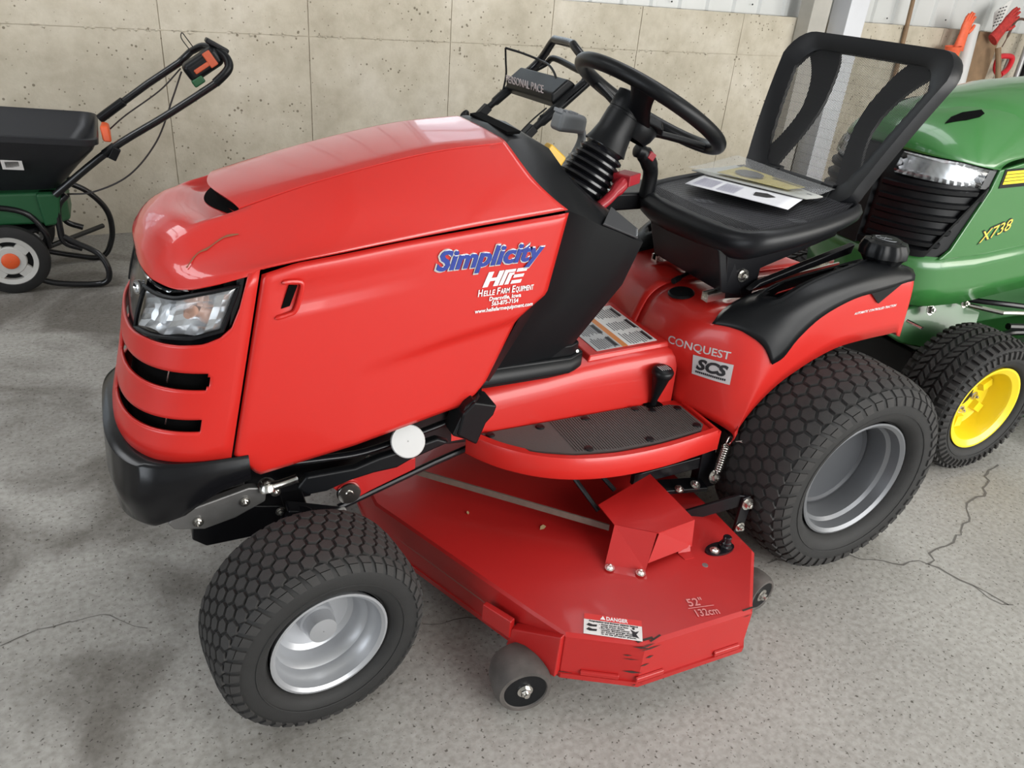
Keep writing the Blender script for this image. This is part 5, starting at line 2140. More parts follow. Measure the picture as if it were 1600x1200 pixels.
sv = thing('document_sleeve', 'clear plastic sleeve of yellow and grey manuals on the seat', 'sleeve', (1.33, .05, .9))
BC = [(1.195, .225, .899), (1.372, .230, .920), (1.378, -.140, .922), (1.325, -.118, .905)]
bk = sheet('manual', [(1.205, .215, .895), (1.355, .212, .907), (1.362, -.122, .909), (1.325, -.105, .897)], mat('manual_grey_cover', (.50, .50, .47), .5), .003, 8, .001, 3, sv)
MC = [(1.240, .15, .9035), (1.352, .175, .913), (1.358, -.06, .915), (1.315, -.045, .9060)]
sheet('yellow_manual', MC, mat('manual_yellow', (.58, .47, .10), .5), .0012, 8, .0008, 4, sv)
mb = MB()
pc = [onl(MC, .45 + .30 * cos(q), .32 + .20 * sin(q), .0045) for q in [2 * pi * i / 14 for i in range(14)]]
mb.add(pc, [tuple(range(14))])
ob('cover_picture', mb, mat('cover_photo_grey', (.06, .06, .06), .5), sv)
mb = MB()
mb.add([onl(MC, .78, .55, .0045), onl(MC, .95, .55, .0045), onl(MC, .95, 1.0, .0045), onl(MC, .78, 1.0, .0045)], [(0, 1, 2, 3)])
mb.add([onl(BC, .18, .93, .001), onl(BC, .26, .93, .001), onl(BC, .26, .97, .001), onl(BC, .18, .97, .001)], [(0, 1, 2, 3)])
ob('cover_print', mb, BPR, sv)
sheet('plastic_sleeve', [(x, y, z + .006) for x, y, z in BC], SLEEVE, 0, 16, .0026, 5, sv)

# ------------------------------------------------------------------ green tractor behind
G = thing('lawn_tractor', 'green lawn tractor with yellow wheels standing behind the red tractor', 'tractor', (2.6, .22, 0))
GY, GHW = .22, .262


def GF(phi, z, off=0.0):  # nose and flank surface of the green hood
    a = abs(phi)
    s = 1 if phi >= 0 else -1
    xfz = interp(z, [.45, .65, .9, .99], [1.93, 1.895, 1.90, 1.935])
    xsz = interp(z, [.45, .65, .9, .99], [2.10, 2.09, 2.15, 2.17])
    w = GHW - .03 * max(0, z - .95) / .1
    n = 2.3
    p = Vector((xsz - (xsz - xfz) * max(cos(a), 0) ** (2 / n), GY + s * w * sin(a) ** (2 / n), z))
    if off:
        c = Vector((xsz + .05, GY, z))
        p += (p - c).normalized() * off
    return p


gp = [lerp(-1.5705, 1.5705, i / 40) for i in range(41)]


def gtop(phi):  # z where bonnet meets the lamps
    return interp(abs(phi), [0, 1.0, 1.57], [.965, .955, .935])


mb = MB()
Zs = [.50, .54, .58, .62, .66]
rows_ = []
for z in (.50, .56, .62, .665):
    rows_.append([Vector((3.2, GY - GHW, z + .07))] + [Vector((lerp(2.9, 2.2, k / 6), GY - GHW - .004, z + lerp(.06, .0, k / 6))) for k in range(7)] + [GF(p, z) for p in gp] + [Vector((lerp(2.2, 2.9, k / 6), GY + GHW + .004, z + lerp(.0, .06, k / 6))) for k in range(7)] + [Vector((3.2, GY + GHW, z + .07))])
mb.grid(rows_)
ob('front_bumper_skirt', mb, GRN, G, ang=50, solid=.006)
# bonnet
HG = []
for f, zt, w in ((0, 0, 0), (1, 0, 0)):
    pass
mb = MB()
ST = [(0, .965, .936, 1.0), (.008, .995, .948, 1.0), (.045, 1.035, .960, .985), (.13, 1.070, .972, .975), (.30, 1.105, .982, .968), (.60, 1.130, .975, .985), (1.0, 1.140, .978, .985)]
rows_ = []
for dx, zc, zs, ky in ST:
    row = []
    for j in range(25):
        ph = lerp(-1.5705, 1.5705, j / 24)
        p = GF(ph, gtop(ph))
        s_ = abs(p.y - GY) / GHW
        row.append(Vector((p.x + dx, GY + (p.y - GY) * ky, gtop(ph) if dx == 0 else zc - (zc - zs) * s_ ** 3.4)))
    rows_.append(row)
fin = []
cols = [cr([rows_[i][j] for i in range(len(rows_))], 4) for j in range(25)]
mb.grid(cols)
gb = ob('bonnet', mb, GRN, G, ang=55, solid=.005)
# raised centre bulge with intake slots
mb = MB()
rows_ = []
for x, zc, w in ((2.03, 1.040, .10), (2.09, 1.086, .125), (2.20, 1.118, .15), (2.4, 1.155, .17), (2.8, 1.185, .18), (3.15, 1.195, .18)):
    rows_.append(cr([Vector((x, GY + w * t, lerp(zc, zc - .05, abs(t) ** 2.6))) for t in (-1.12, -1, -.8, -.4, 0, .4, .8, 1, 1.12)], 2))
mb.grid(rows_)
ob('bonnet_bulge', mb, GRN, gb, ang=50)
for sg in (-1, 1):
    poly = [(2.024, -.126, 1.0455), (2.06, -.112, 1.0605), (2.11, -.108, 1.0735), (2.178, -.119, 1.084), (2.172, -.138, 1.076), (2.143, -.146, 1.068), (2.092, -.143, 1.058)]
    q = MB()
    up_ = Vector((-.2, sg * .4, .88)) * .0045
    q.prism([Vector((x, GY - sg * y if sg > 0 else GY + y, z)) - up_ for x, y, z in poly], up_ * 1.6)
    so = ob('intake_slot_shade', q, DARK, gb)  # thin black patch on the bonnet, painted as the intake's dark inside
# flank panels behind the grille
for sg in (-1, 1):
    mb = MB()
    y = GY + sg * (GHW + .002)
    PG = [(2.155, .935), (2.145, .875), (2.06, .69), (2.02, .66), (2.25, .665), (3.15, .73), (3.15, .985), (2.6, .98), (2.3, .962)]
    mb.prism([(x, y, z) for x, z in PG], (0, -sg * .012, 0))
    sp = ob('flank_panel', mb, GRN, G, bevel=.004)
    mb = MB()
    for i in range(4):
        z = .892 + i * .0105
        mb.prism([(2.185, y + sg * .001, z), (2.75, y + sg * .001, z + .02), (2.75, y + sg * .001, z + .0285), (2.185, y + sg * .001, z + .0085)], (0, sg * .0025, 0))
    ob('yellow_stripe', mb, GYEL, sp)
    mb = MB()
    mb.prism([(2.175, y + sg * .0008, .880), (2.75, y + sg * .0008, .90), (2.75, y + sg * .0008, .957), (2.175, y + sg * .0008, .938)], (0, sg * .0012, 0))
    ob('stripe_backing', mb, BLK, sp)
    if sg < 0:
        text('model_mark', 'X738', BPR, sp, (2.178, y - .0012, .7040), (1, 0, .30), (.1, 0, 1), .040, .148, .28, .03)
        text('model_mark', 'X738', mat('yellow_mark', (.72, .55, .08), .4), sp, (2.180, y - .0020, .7060), (1, 0, .30), (.1, 0, 1), .036, .142, .28, .0)
# lamps and grille
mb = MB()
mb.grid([[GF(p, z, -.006 - (.04 if .32 < abs(p) < 1.46 and z > .893 else 0)) for z in (.655, .70, .74, .78, .82, .86, .885, .896, .93, .965)] for p in gp])
gf = ob('grille_frame', mb, BLK, G, ang=60)
mb = MB()
for i in range(5):
    z0 = .690 + i * .040
    s = []
    e = interp(z0, [.66, .70, .86], [1.02, 1.22, 1.44])
for i in range(5):
    z0 = .688 + i * .0405
    e = interp(z0, [.66, .70, .86], [1.10, 1.25, 1.42])
    for a0, a1 in ((-e, -.22), (.22, e)):
        mb = MB()
        mb.loft([[GF(p, z0, -.008), GF(p, z0 + .008, .006), GF(p, z0 + .020, .008), GF(p, z0 + .024, -.008)] for p in [lerp(a0, a1, k / 14) for k in range(15)]])
        ob('grille_bar', mb, BLK, gf, ang=35)
mb = MB()
for sg in (-1, 1):
    mb.loft([[GF(sg * p, .668 + max(0, (p - 1.05)) * .45, -.008), GF(sg * p, .662 + max(0, (p - 1.05)) * .45, .006), GF(sg * p, .684 + max(0, (p - 1.05)) * .45, .010), GF(sg * p, .69 + max(0, (p - 1.05)) * .45, -.008)] for p in [lerp(.02, 1.5, k / 20) for k in range(21)]])
    mb.loft([[GF(sg * 1.46, z, -.008), GF(sg * 1.52, z, .004), GF(sg * 1.54, z, .004), GF(sg * 1.55, z, -.01)] for z in (.84, .86, .88)])
mb.loft([[GF(-.16, z, -.006), GF(-.14, z, .012), GF(.14, z, .012), GF(.16, z, -.006)] for z in (.66, .75, .85, .96)])
ob('grille_surround', mb, BLK, gf, ang=35)
for sg in (-1, 1):
    mb = MB()
    pp = [lerp(.30, 1.50, k / 24) for k in range(25)]

    def lz(p, v):
        return lerp(interp(p, [.3, 1.5], [.895, .880]), gtop(p) - .004, v)
    mb.grid([[GF(sg * p, lz(p, v / 6), .005 if 0 < v < 6 else -.004) for v in range(7)] for p in pp])
    gl = ob('headlight', mb, LENS, G, ang=60)
    mb = MB()
    mb.grid([[GF(sg * p, lz(p, v / 6), -.005 - (.018 if (k + v) % 2 else .004) * (0 < v < 6)) for v in range(7)] for k, p in enumerate(pp)])
    ob('reflector', mb, MATS['lamp_reflector'], gl, ang=5)
    mb = MB()
    mb.grid([[GF(sg * p, lz(p, v / 4), .0065) for v in range(5)] for p in [lerp(1.40, 1.5, k / 4) for k in range(5)]])
    ob('lamp_end', mb, mat('smoked_lens', (.08, .08, .08), .2), gl, ang=60)
# chassis, axle, belt deck, wheels
mb = MB()
mb.box((2.6, GY, .40), (1.35, .24, .16))
mb.prism([(1.97, GY - .20, .46), (2.20, GY - .22, .50), (2.38, GY - .24, .44), (2.34, GY - .27, .36), (2.18, GY - .30, .33), (2.02, GY - .24, .36), (1.95, GY - .18, .40)], (0, .03, 0))
mb.prism([(1.97, GY + .20, .46), (2.20, GY + .22, .50), (2.38, GY + .24, .44), (2.34, GY + .27, .36), (2.18, GY + .30, .33), (2.02, GY + .24, .36), (1.95, GY + .18, .40)], (0, -.03, 0))
gfm = ob('chassis', mb, mat('dark_green_casting', (.022, .095, .026), .4, coat=.3), G, bevel=.01)
mb = MB()
mb.tube([(2.165, GY - .42, .24), (2.165, GY + .42, .24)], .045, 14)
mb.box((2.165, GY, .27), (.16, .5, .12))
mb.box((1.98, GY, .42), (.08, .34, .10))
ob('front_axle', mb, BLKM, G, bevel=.012)
mb = MB()
mb.tube([(2.02, GY - .23, .44), (2.02, GY - .29, .44)], .006, 8)
mb.tube([(2.30, GY - .24, .47), (2.36, GY - .32, .47), (2.48, GY - .33, .46)], .008, 8)
mb.bolt((2.10, GY - .24, .475), (0, -1, .3), .012, .012)
mb.bolt((2.24, GY - .255, .49), (0, -1, .3), .010, .012)
obs('axle_fitting', mb, CHR, gfm)
mb = MB()
mb.loft([[Vector((x, GY + y, z)) for x, y in ((2.52, -.50), (3.2, -.62), (3.4, -.4), (3.4, .4), (3.2, .62), (2.52, .5), (2.45, 0))] for z in (.10, .24)])
gd = ob('mower_deck', mb, GRN, G, bevel=.01)
mb = MB()
mb.tube([(2.72 + .16 * cos(q), GY - .30 + .13 * sin(q), .285) for q in [2 * pi * i / 32 for i in range(32)]], .012, 8, closed=True)
mb.lathe([(.001, .05), (.08, .05), (.09, .02), (.12, .02), (.12, 0)], (2.72, GY - .30, .24), (0, 0, 1), 24)
mb.tube([(2.46, GY - .30, .40), (2.8, GY - .34, .37), (3.2, GY - .36, .36)], .012, 8)
mb.tube(cr([(2.38, GY - .15, .45), (2.5, GY - .26, .46), (2.66, GY - .28, .44), (2.9, GY - .2, .42)], 5), .010, 8)
ob('deck_pulley', mb, BLKM, gd)
for sg in (-1, 1):
    wheel(G, 'front_wheel', (2.165, GY + sg * .412, .232), .228, .20, .140, sg, -.021, 0, 26, 0, 0, green_rim, None, 'bar', RUBT)
for sg in (-1, 1):
    wheel(G, 'rear_wheel', (3.62, GY + sg * .42, .318), .316, .27, .160, sg, 0, 7, 46, .0205, .042, rear_rim, None)
mb = MB()
mb.loft([[Vector((x, GY + y, z)) for y, z in ((-.30, .40), (-.31, .62), (-.28, .70), (0, .72), (.28, .70), (.31, .62), (.30, .40))] for x in (3.3, 3.5, 3.95)])
mb.loft([[Vector((x, GY + y, z)) for y, z in ((-.20, .5), (-.22, .98), (-.1, 1.06), (.1, 1.06), (.22, .98), (.20, .5))] for x in (3.12, 3.3)])
ob('rear_body', mb, GRN, G, bevel=.02)

# ------------------------------------------------------------------ broadcast spreader, left by the wall
SP = thing('broadcast_spreader', 'black hopper broadcast spreader with green base by the concrete wall', 'spreader', (-.75, 2.15, 0))
HB = mat('hopper_black_plastic', (.016, .017, .02), .38, bump=(300, .05))


def hop(z, k, r=.06):
    # rounded rectangle ring; k scales 0 (bottom) .. 1 (rim)
    x0, x1 = lerp(-.84, -1.06, k), lerp(-.48, -.315, k)
    y0, y1 = lerp(2.08, 1.90, k), lerp(2.30, 2.46, k)
    out = []
    for cx, cy, a0 in ((x1 - r, y1 - r, 0), (x0 + r, y1 - r, 90), (x0 + r, y0 + r, 180), (x1 - r, y0 + r, 270)):
        for i in range(7):
            a = radians(a0 + 15 * i)
            x, y = cx + r * cos(a), cy + r * sin(a)
            out.append(Vector((x, y, z - .062 * (x + .69) * (.4 + .6 * k))))
    return out


mb = MB()
mb.loft([hop(.40, 0), hop(.43, .10), hop(.52, .50), hop(.60, .88), hop(.628, .96)], caps=False)
mb.loft([hop(.628, .96), hop(.630, 1.02), hop(.652, 1.03), hop(.656, 1.0), hop(.652, .965), hop(.60, .86), hop(.52, .48), hop(.435, .08)], caps=False)
mb.add(hop(.437, .09), [tuple(range(28))])
mb.add(hop(.40, 0), [tuple(range(28))])
hopper = ob('hopper', mb, HB, SP, ang=45)
mb = MB()
mb.hexa([(-.655, 1.977, .508), (-.585, 1.977, .503), (-.585, 1.981, .503), (-.655, 1.981, .508), (-.655, 1.958, .548), (-.585, 1.958, .543), (-.585, 1.962, .543), (-.655, 1.962, .548)])
stk = ob('barcode_sticker', mb, LABW, hopper)
mb = MB()
for i in range(11):
    x = -.642 + i * .0042
    mb.hexa([(x, 1.9725, .515), (x + .002, 1.9725, .515), (x + .002, 1.975, .515), (x, 1.975, .515), (x, 1.957, .540), (x + .002, 1.957, .540), (x + .002, 1.96, .540), (x, 1.96, .540)])
ob('barcode', mb, BPR, hopper, kind='stuff')
mb = MB()
mb.loft([[Vector((x, y, z)) for x, y in ((-.83, 2.03), (-.50, 2.03), (-.465, 2.08), (-.465, 2.28), (-.50, 2.33), (-.83, 2.33))] for z in (.27, .31, .40)])
mb.hexa([(-.56, 2.02, .26), (-.50, 2.02, .27), (-.50, 2.08, .27), (-.56, 2.08, .26), (-.57, 2.01, .40), (-.48, 2.01, .40), (-.48, 2.08, .40), (-.57, 2.08, .40)])
ob('spreader_base', mb, GRND, SP, bevel=.012)
mb = MB()
mb.lathe([(.001, 0), (.16, 0), (.17, .01), (.16, .02), (.05, .03), (.001, .03)], (-.68, 2.17, .235), (0, 0, 1), 28)
mb.box((-.70, 2.17, .18), (.10, .10, .10))
mb.tube([(-.70, 2.00, .14), (-.70, 2.42, .14)], .010, 10)
ob('spinner_gearbox', mb, BLK, SP, bevel=.004)
BT = mat('black_tube_gloss', (.009, .009, .010), .22)
mb = MB()
for y in (2.03, 2.32):
    mb.tube(cr([(-.86, y, .31), (-.74, y, .345), (-.62, y, .32), (-.565, y - .005, .24), (-.56, y, .17)], 6), .012, 10)
    mb.tube(cr([(-.46, y, .39), (-.50, y, .34), (-.508, y, .25), (-.50, y, .19), (-.44, y, .16)], 6), .013, 10)
mb.tube(cr([(-.50, 2.03, .215), (-.46, 2.02, .19), (-.385, 2.0, .145), (-.355, 1.98, .085), (-.365, 1.98, .03), (-.42, 1.99, .014), (-.57, 2.0, .03), (-.66, 2.01, .08), (-.70, 2.02, .135)], 7), .0125, 10)
mb.tube(cr([(-.46, 2.32, .36), (-.40, 2.33, .32), (-.345, 2.34, .25), (-.325, 2.34, .18), (-.335, 2.34, .09), (-.385, 2.33, .016), (-.5, 2.33, .03), (-.66, 2.33, .08), (-.70, 2.33, .135)], 7), .0125, 10)
mb.tube([(-.56, 2.05, .17), (-.36, 2.3, .17)], .011, 8)
ob('stand', mb, BT, SP, ang=70)
for y, sg in ((2.0, -1), (2.42, 1)):
    mb = MB()
    mb.lathe([(.100, -.025), (.128, -.024), (.139, -.016), (.1415, 0), (.139, .016), (.128, .024), (.100, .025)], (-.70, y, .1405), (0, 1, 0), 44)
    w = ob('wheel', mb, RUB, SP, ang=40)
    mb = MB()
    for a0 in range(4):
        q0, q1 = radians(90 * a0 + 12), radians(90 * a0 + 78)
        def ar(r, q, h):
            return Vector((-.70 + r * cos(q), y + sg * h, .1405 + r * sin(q)))
        # rim ring segments and spokes leave four slots
    ring = [(.060, .012), (.066, .022), (.070, .012)]
    mb.lathe([(.080, sg * .0), (.080, sg * .020), (.098, sg * .024), (.102, sg * .020), (.102, 0)], (-.70, y, .1405), (0, 1, 0), 40)
    mb.lathe([(.001, sg * .020), (.054, sg * .020), (.058, sg * .016), (.058, 0)], (-.70, y, .1405), (0, 1, 0), 36)
    for a0 in range(4):
        q = radians(45 + 90 * a0)
        c = Vector((-.70 + .069 * cos(q), y + sg * .009, .1405 + .069 * sin(q)))
        mb.box(c, (.03, .018, .05), Matrix.Rotation(-q, 3, 'Y'))
    ob('wheel_disc', mb, mat('wheel_off_white', (.52, .51, .48), .5), w, bevel=0, ang=35)
    mb = MB()
    mb.lathe([(.079, sg * .001), (.05, sg * .001)], (-.70, y, .1405), (0, 1, 0), 30)
    ob('wheel_shadow_plate', mb, BLK, w)
    mb = MB()
    mb.lathe([(.001, sg * .028), (.026, sg * .028), (.032, sg * .024), (.033, sg * .018)], (-.70, y, .1405), (0, 1, 0), 28)
    ob('hub_cap', mb, ORG, w)
# handle: two tubes that bend up into the cross grip
mb = MB()
HN_, HF_ = 1.98, 2.17
mb.tube(cr([(-.50, HN_ + .03, .395), (-.277, HN_, .575), (-.06, HN_, .705), (.12, HN_, .818), (.165, HN_, .850)], 5) + cr([(.19, HN_, .878), (.205, HN_ + .01, .905), (.195, HN_ + .04, .935), (.165, HN_ + .08, .953), (.125, HN_ + .14, .958), (.08, HF_, .93)], 5) + [Vector((.03, HF_, .885)), Vector((-.10, HF_, .80)), Vector((-.285, HF_ + .02, .665))], .0145, 12)
h = ob('handle', mb, BT, SP, ang=70)
mb = MB()
mb.tube(cr([(.145, HN_, .836), (.19, HN_, .878), (.205, HN_ + .01, .905), (.195, HN_ + .04, .935), (.165, HN_ + .08, .953)], 5), .0175, 12)
ob('foam_grip', mb, BLK, h)
mb = MB()
mb.tube([(-.30, HF_ + .02, .655), (-.20, HF_, .730)], .019, 10)
mb.tube([(-.30, HN_, .558), (-.255, HN_, .59)], .018, 10)
mb.box((-.262, HN_ - .02, .565), (.03, .02, .05), rot('Y', 30))
obs('handle_sleeve', mb, BLK, h, bevel=.003)
mb = MB()
c = Vector((.112, 2.06, .898))
RY = rot('Y', -33) @ rot('Z', 0)
mb.box(c, (.160, .085, .078), RY)
cbx = ob('control_box', mb, BLK, SP, bevel=.022, seg=3)
mb = MB()
mb.box(c + RY @ Vector((-.005, -.042, -.004)), (.085, .012, .018), RY)
mb.box(c + RY @ Vector((.034, -.042, .006)), (.034, .014, .062), RY)
ob('rate_slider', mb, mat('orange_red_plastic', (.50, .085, .03), .45), cbx, bevel=.004)
mb = MB()
mb.box((.172, 2.06, .968), (.095, .05, .020), rot('Y', 28))
ob('trigger_lever', mb, BLK, cbx, bevel=.006)
mb = MB()
mb.tube(cr([(.07, 2.12, .945), (.045, 2.12, .985), (.05, 2.12, 1.005), (.065, 2.12, .985), (.085, 2.12, .955)], 5), .002, 6)
ob('hang_loop', mb, BLK, cbx)
mb = MB()
mb.box((.085, 2.03, .835), (.05, .03, .03), RY)
ob('green_tab', mb, GRND, cbx, bevel=.006)
mb = MB()
mb.tube(cr([(.03, 2.10, .86), (-.02, 2.05, .76), (-.10, 2.02, .60), (-.22, 2.0, .47), (-.36, 2.02, .40), (-.47, 2.05, .385)], 8), .0035, 6)
mb.tube(cr([(.03, 2.12, .87), (-.06, 2.13, .78), (-.20, 2.14, .68), (-.27, 2.15, .62)], 6), .003, 6)
ob('control_cable', mb, mat('cable_dark', (.02, .014, .014), .5), SP)
mb = MB()
c = Vector((-.285, 2.10, .625))
mb.hexa([c + Vector(p) for p in ((-.012, -.07, -.03), (.02, -.06, -.035), (.02, .05, -.02), (-.012, .05, -.02), (-.018, -.05, .03), (.014, -.04, .028), (.018, .05, .022), (-.01, .05, .03))])
ob('orange_latch', mb, ORG, SP, bevel=.008)

# ------------------------------------------------------------------ walk-behind mower beyond the red tractor
MW = thing('push_mower', 'walk-behind mower with black folding handle standing beyond the red hood', 'mower', (.45, 1.5, 0))
yn, yf = 1.27, 1.72
DIR = Vector((.225, 0, .187)).normalized()


def leg(y, s, off=0.0):
    return Vector((1.205, y, .765)) + DIR * s + Vector((-.7, 0, .7)) * off


mb = MB()
for y in (yn, yf):
    mb.tube([(.72, y, .26), leg(y, -.08), leg(y, .02)], .0145, 12)
obs('lower_handle', mb, BT, MW)
mb = MB()
for y, nm in ((yn, 0), (yf, 1)):
    a, b = leg(y, -.02), leg(y, .36)
    mb.tube([a, leg(y, .08), leg(y, .09), leg(y, .2), leg(y, .33)], [.015, .017, .024, .026, .025], 12, flat=.75)
uh = obs('upper_handle', mb, BLK, MW)[0]
mb = MB()
q = [leg(yn, .31), Vector((1.463, yn, 1.008)), Vector((1.464, 1.30, 1.042)), Vector((1.452, 1.385, 1.092)), Vector((1.456, 1.42, 1.098)), Vector((1.466, 1.56, 1.096)), Vector((1.468, 1.60, 1.088)), Vector((1.465, 1.68, 1.014)), leg(yf, .29)]
mb.tube(cr(q, 4), .017, 12)
ob('grip_bar', mb, BLKG, uh, ang=60)
mb = MB()
q = [leg(yf, .24, .01), Vector((1.495, 1.705, .985)), Vector((1.505, 1.67, 1.012)), Vector((1.504, 1.60, 1.016)), Vector((1.485, 1.40, 1.004)), Vector((1.476, 1.30, 1.0)), leg(yn, .30)]
mb.tube(cr(q, 5), .013, 10)
ob('drive_bail', mb, BLK, uh, ang=60)
mb = MB()
c0, c1 = leg(yf - .02, .22, .015), leg(yn + .02, .235, .015)
bx_ = []
U_ = Vector((-.64, 0, .77))
for c, w in ((c0, 1.0), (c1, 1.0)):
    bx_.append([c + DIR * a + U_ * b for a, b in ((-.055, -.03), (.05, -.03), (.06, .0), (.045, .035), (-.04, .035), (-.06, .01))])
mb.loft(bx_)
pb = ob('control_panel', mb, BLK, uh, bevel=.008)
ty = (c1 - c0).normalized()
text('handle_text', 'PERSONAL PACE', GPR, uh, c0 + ty * .04 + DIR * -.050 + U_ * .0365 + Vector((-.012, 0, .0)), ty, DIR * .6 + U_ * .8, .030, .33, 0, .0, .001)
mb = MB()
for k in range(9):
    y = yn
    p = leg(y - .016, .215 + k * .012, .008)
    mb.box(p, (.030, .016, .004), rot('Y', -45) @ rot('X', 90) @ rot('Z', 90) if False else rot('Y', -45))
obs('grip_rib', mb, BLKG, uh)
mb = MB()
for y in (yn, yf):
    mb.lathe([(.001, .03), (.02, .03), (.024, .015), (.012, .0), (.012, -.02)], leg(y - (.02 if y == yn else -.02), -.045, .02), (-.5, -1 if y == yn else .6, .6), 16)
    mb.box(leg(y, .01, .0), (.09, .036, .036), rot('Y', -45))
obs('fold_clamp', mb, BLK, MW, bevel=.005)
mb = MB()
cw = cr([leg(yn, .10, .02), Vector((1.347, 1.30, .88)), Vector((1.375, 1.36, .96)), Vector((1.392, 1.46, 1.005)), Vector((1.40, 1.58, 1.015)), Vector((1.36, 1.66, 1.03)), Vector((1.306, 1.72, 1.042))], 7)
mb.tube(cw, .0048, 8)
mb.tube(cr([Vector((1.306, 1.72, 1.042)), Vector((1.312, 1.72, .99)), Vector((1.318, 1.72, .93)), leg(yf, .13)], 5), .0045, 8)
mb.tube(cr([leg(yn, .14, .03), leg(yn, .07, .032), leg(yn, 0, .026), leg(yn, -.05, .012)], 5), .0035, 6)
obs('bail_wire', mb, BLK, MW)
mb = MB()
mb.loft([[Vector((.45 + x * k, 1.495 + y * k, z)) for x, y in ((-.40, -.10), (-.30, -.24), (.0, -.27), (.30, -.25), (.36, 0), (.30, .25), (0, .27), (-.30, .24), (-.40, .10))] for z, k in ((.09, 1.0), (.20, .96), (.25, .75))])
mb.lathe([(.13, 0), (.14, .06), (.13, .12), (.08, .15), (.001, .16)], (.40, 1.495, .25), (0, 0, 1), 28)
ob('mower_deck', mb, mat('mower_red_deck', (.35, .02, .02), .35, coat=.3), MW, bevel=.01)
for x, r in ((.12, .10), (.78, .13)):
    for y in (1.21, 1.78):
        mb = MB()
        mb.lathe([(.001, -.02), (r * .6, -.02), (r * .9, -.026), (r, -.018), (r, .018), (r * .9, .026), (r * .6, .02), (.001, .02)], (x, y, r), (0, 1, 0), 28)
        ob('wheel', mb, RUB, MW, ang=40)

# ------------------------------------------------------------------ hand tools leaning in the far corner
def lean(name, label, cat, base, tip, build, group=None):
    o = thing(name, label, cat, base, group)
    build(o, Vector(base), Vector(tip))
    return o


def shaft(par, a, b, r, m, nm='handle'):
    mb = MB()
    d = b - a
    s = d.normalized().cross(Vector((0, 0, 1))).normalized()
    mb.tube([a, a.lerp(b, .33) + s * .004, a.lerp(b, .66) + s * .002, b], [r * .9, r, r, r * .85], 12)
    return ob(nm, mb, m, par)


def rake(o, a, b):
    shaft(o, a, b, .016, WOOD)
    mb = MB()
    mb.box(a + Vector((0, 0, .03)), (.05, .03, .06))
    ob('ferrule', mb, BLKM, o)


lean('broom_handle', 'worn wooden tool handle standing upright against the wall beyond the seat', 'handle', (5.20, 2.90, 0), (5.10, 2.945, 1.75), rake)


def plank(o, a, b):
    mb = MB()
    d = (b - a)
    mb.hexa([a + Vector(q) for q in ((-.13, -.02, 0), (.13, -.02, 0), (.13, .02, 0), (-.13, .02, 0))] + [b + Vector(q) for q in ((-.13, -.02, 0), (.13, -.02, 0), (.13, .02, 0), (-.13, .02, 0))])
    ob('board', mb, WOOD, o, bevel=.004)


lean('wide_board', 'wide brown weathered board leaning on the wall under the orange glove', 'board', (5.72, 2.72, 0), (6.02, 2.90, 1.20), plank)


def pipe(o, a, b):
    mb = MB()
    d = (b - a).normalized()
    L = (b - a).length
    mb.lathe([(.052, 0), (.055, .002), (.055, L), (.050, L), (.050, L - .1), (.001, L - .1)], a, d, 28)
    ob('tube', mb, WHT, o)


lean('white_pipe', 'thick white plastic pipe leaning upright beside the orange gloves', 'pipe', (5.58, 2.62, 0), (5.80, 2.90, 1.24), pipe)


def glove(o, c, ang, m, sc=1.0):
    Rm = Matrix.Rotation(radians(ang), 3, 'Y')
    mb = MB()

    def pt(x, y, z):
        return c + Rm @ (Vector((x, y, z)) * sc)
    secs = []
    for z, w, t in ((-.12, .055, .03), (-.06, .048, .026), (.0, .045, .022), (.05, .05, .024), (.085, .046, .02)):
        secs.append([pt(w * cos(q), t * sin(q), z) for q in [2 * pi * i / 14 for i in range(14)]])
    mb.loft(secs)
    for i, (x, L) in enumerate(((-.034, .065), (-.011, .08), (.012, .075), (.034, .055))):
        mb.tube([pt(x, 0, .07), pt(x * 1.15, -.006, .07 + L * .6), pt(x * 1.2, -.016, .07 + L)], [.013 * sc, .012 * sc, .008 * sc], 8)
    mb.tube([pt(.042, 0, .01), pt(.066, -.005, .04), pt(.072, -.012, .07)], [.015 * sc, .013 * sc, .009 * sc], 8)
    ob('glove_body', mb, m, o, ang=60)


gl1 = thing('rubber_glove', 'bright orange rubber glove hung over a handle left of the white pipe', 'glove', (5.68, 2.86, 1.15))
glove(gl1, Vector((5.655, 2.84, 1.18)), 4, ORGG)
mb = MB()
mb.lathe([(.040, 0), (.058, .14), (.060, .145), (.055, .14), (.036, .005)], (5.575, 2.82, .945), (-.1, 0, 1), 24)
cupo = ob('orange_cup', mb, ORGG, None, ang=50)
tag(cupo, 'small orange cone shaped cuff below the orange glove', 'cuff')
gl2 = thing('red_glove', 'red patterned work glove perched on the dark post right of the white pipe', 'glove', (6.02, 2.88, 1.2))
glove(gl2, Vector((6.03, 2.80, 1.25)), 38, mat('red_knit_glove', (.42, .03, .025), .8, noise=(60, .6)), 1.05)
mb = MB()
mb.tube([(6.16, 2.45, .0), (6.04, 2.75, 1.0), (6.02, 2.78, 1.10)], [.02, .02, .022], 10)
gs = ob('glove_peg', mb, WOOD, None)
tag(gs, 'dark stake under the red glove leaning on the wall', 'stake')
gs0 = MB()
gs0.tube([(5.60, 2.80, 0), (5.66, 2.84, 1.06)], .018, 10)
tag(ob('glove_stake', gs0, WOODP, None), 'pale stake under the orange glove leaning on the wall', 'stake')


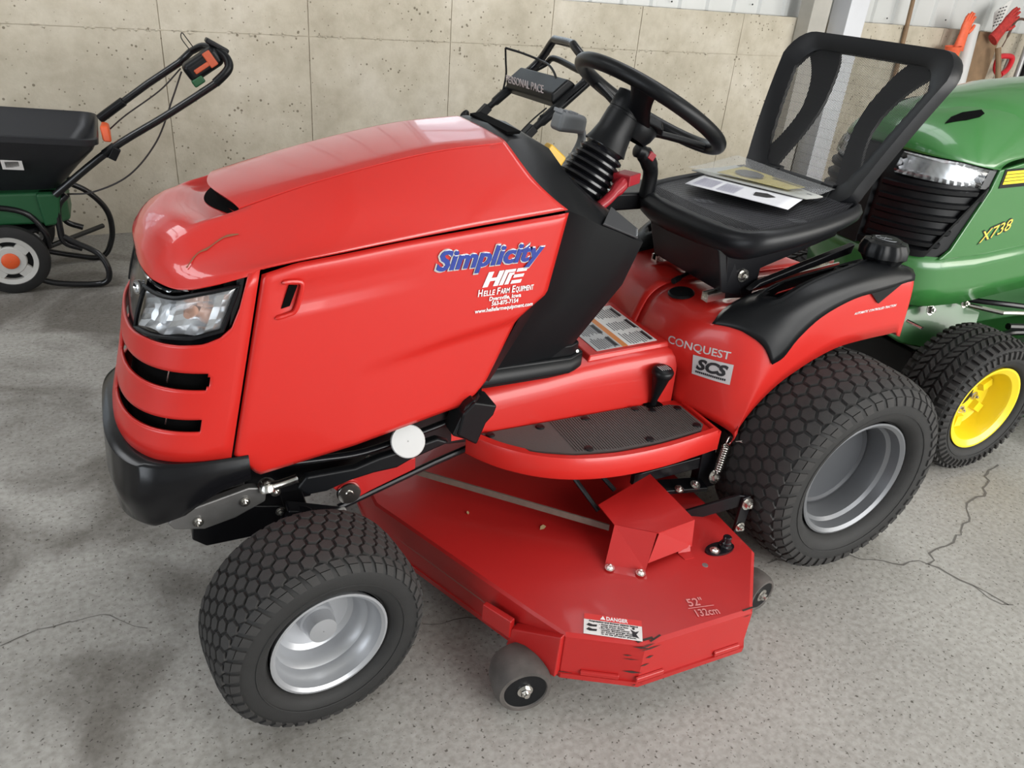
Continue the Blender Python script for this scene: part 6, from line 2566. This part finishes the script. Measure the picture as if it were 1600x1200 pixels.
def dgrip(o, a, b):
    shaft(o, a, b, .018, WOODP)
    d = (b - a).normalized()
    s = Vector((1, .15, 0)).normalized()
    mb = MB()
    p0 = b
    q = [p0 - s * .015, p0 + d * .04 - s * .085, p0 + d * .10 - s * .115, p0 + d * .155 - s * .10, p0 + d * .165, p0 + d * .155 + s * .10, p0 + d * .10 + s * .115, p0 + d * .04 + s * .085, p0 + s * .015]
    mb.tube(cr(q, 4), .021, 10)
    ob('d_grip', mb, mat('bright_red_plastic', (.62, .02, .03), .4), o, ang=60)


lean('spade', 'spade with a pale wooden shaft and bright red D grip against the wall', 'spade', (5.74, 2.50, 0), (6.24, 2.84, .90), dgrip)


def silver(o, a, b):
    shaft(o, a, b, .022, mat('grey_aluminium_handle', (.42, .42, .42), .4, metal=.6))
    d = (b - a).normalized()
    mb = MB()
    mb.tube([a.lerp(b, .50), a.lerp(b, .62) + Vector((.02, -.02, 0)), a.lerp(b, .80) + Vector((.06, -.03, .0)), a.lerp(b, .86) + Vector((.03, -.02, 0))], [.012, .03, .03, .012], 10, flat=.5)
    ob('black_moulding', mb, BLK, o, ang=60)


lean('string_trimmer', 'grey shafted trimmer with black moulding leaning at the picture edge', 'trimmer', (6.32, 2.74, 0), (6.60, 2.945, 1.36), silver)


def hoe(o, a, b):
    shaft(o, a, b, .016, mat('grey_handle', (.30, .30, .30), .5))


lean('grey_handle', 'thin grey tool handle leaning left of the grey trimmer', 'handle', (6.20, 2.82, 0), (6.47, 2.965, 1.04), hoe)
lean('brown_handle', 'brown wooden tool handle leaning right of the grey trimmer', 'handle', (6.52, 2.78, 0), (6.78, 2.965, 1.16), lambda o, a, b: shaft(o, a, b, .020, WOOD))
lean('pale_handle', 'pale wooden tool handle leaning at the far right edge of the corner', 'handle', (6.74, 2.78, 0), (6.97, 2.965, 1.12), lambda o, a, b: shaft(o, a, b, .020, WOODP))
hk = MB()
hk.tube(cr([(6.28, 2.93, 1.10), (6.33, 2.95, 1.16), (6.36, 2.95, 1.28), (6.42, 2.95, 1.31), (6.52, 2.95, 1.30)], 5), [.004] * 6 + [.010] * 15, 8)
tag(ob('steel_hook', hk, mat('rusty_brown_steel', (.10, .045, .03), .6), None), 'brown steel hook hanging on the siding above the red D grip', 'hook')
cd = thing('hang_tag', 'white printed card hanging on the siding above the tools', 'tag', (6.2, 2.97, 1.3))
mb = MB()
mb.hexa([(6.13, 2.955, 1.21), (6.20, 2.955, 1.22), (6.20, 2.957, 1.22), (6.13, 2.957, 1.21), (6.08, 2.955, 1.34), (6.25, 2.955, 1.45), (6.25, 2.957, 1.45), (6.08, 2.957, 1.34)])
ob('card', mb, LABW, cd)
mb = MB()
for i in range(6):
    z = 1.245 + i * .025
    for j in range(3):
        mb.box((6.125 + j * .030 + i * .002, 2.9535, z + j * .008), (.018, .001, .008), rot('Y', -18))
ob('card_print', mb, BPR, cd, kind='stuff')
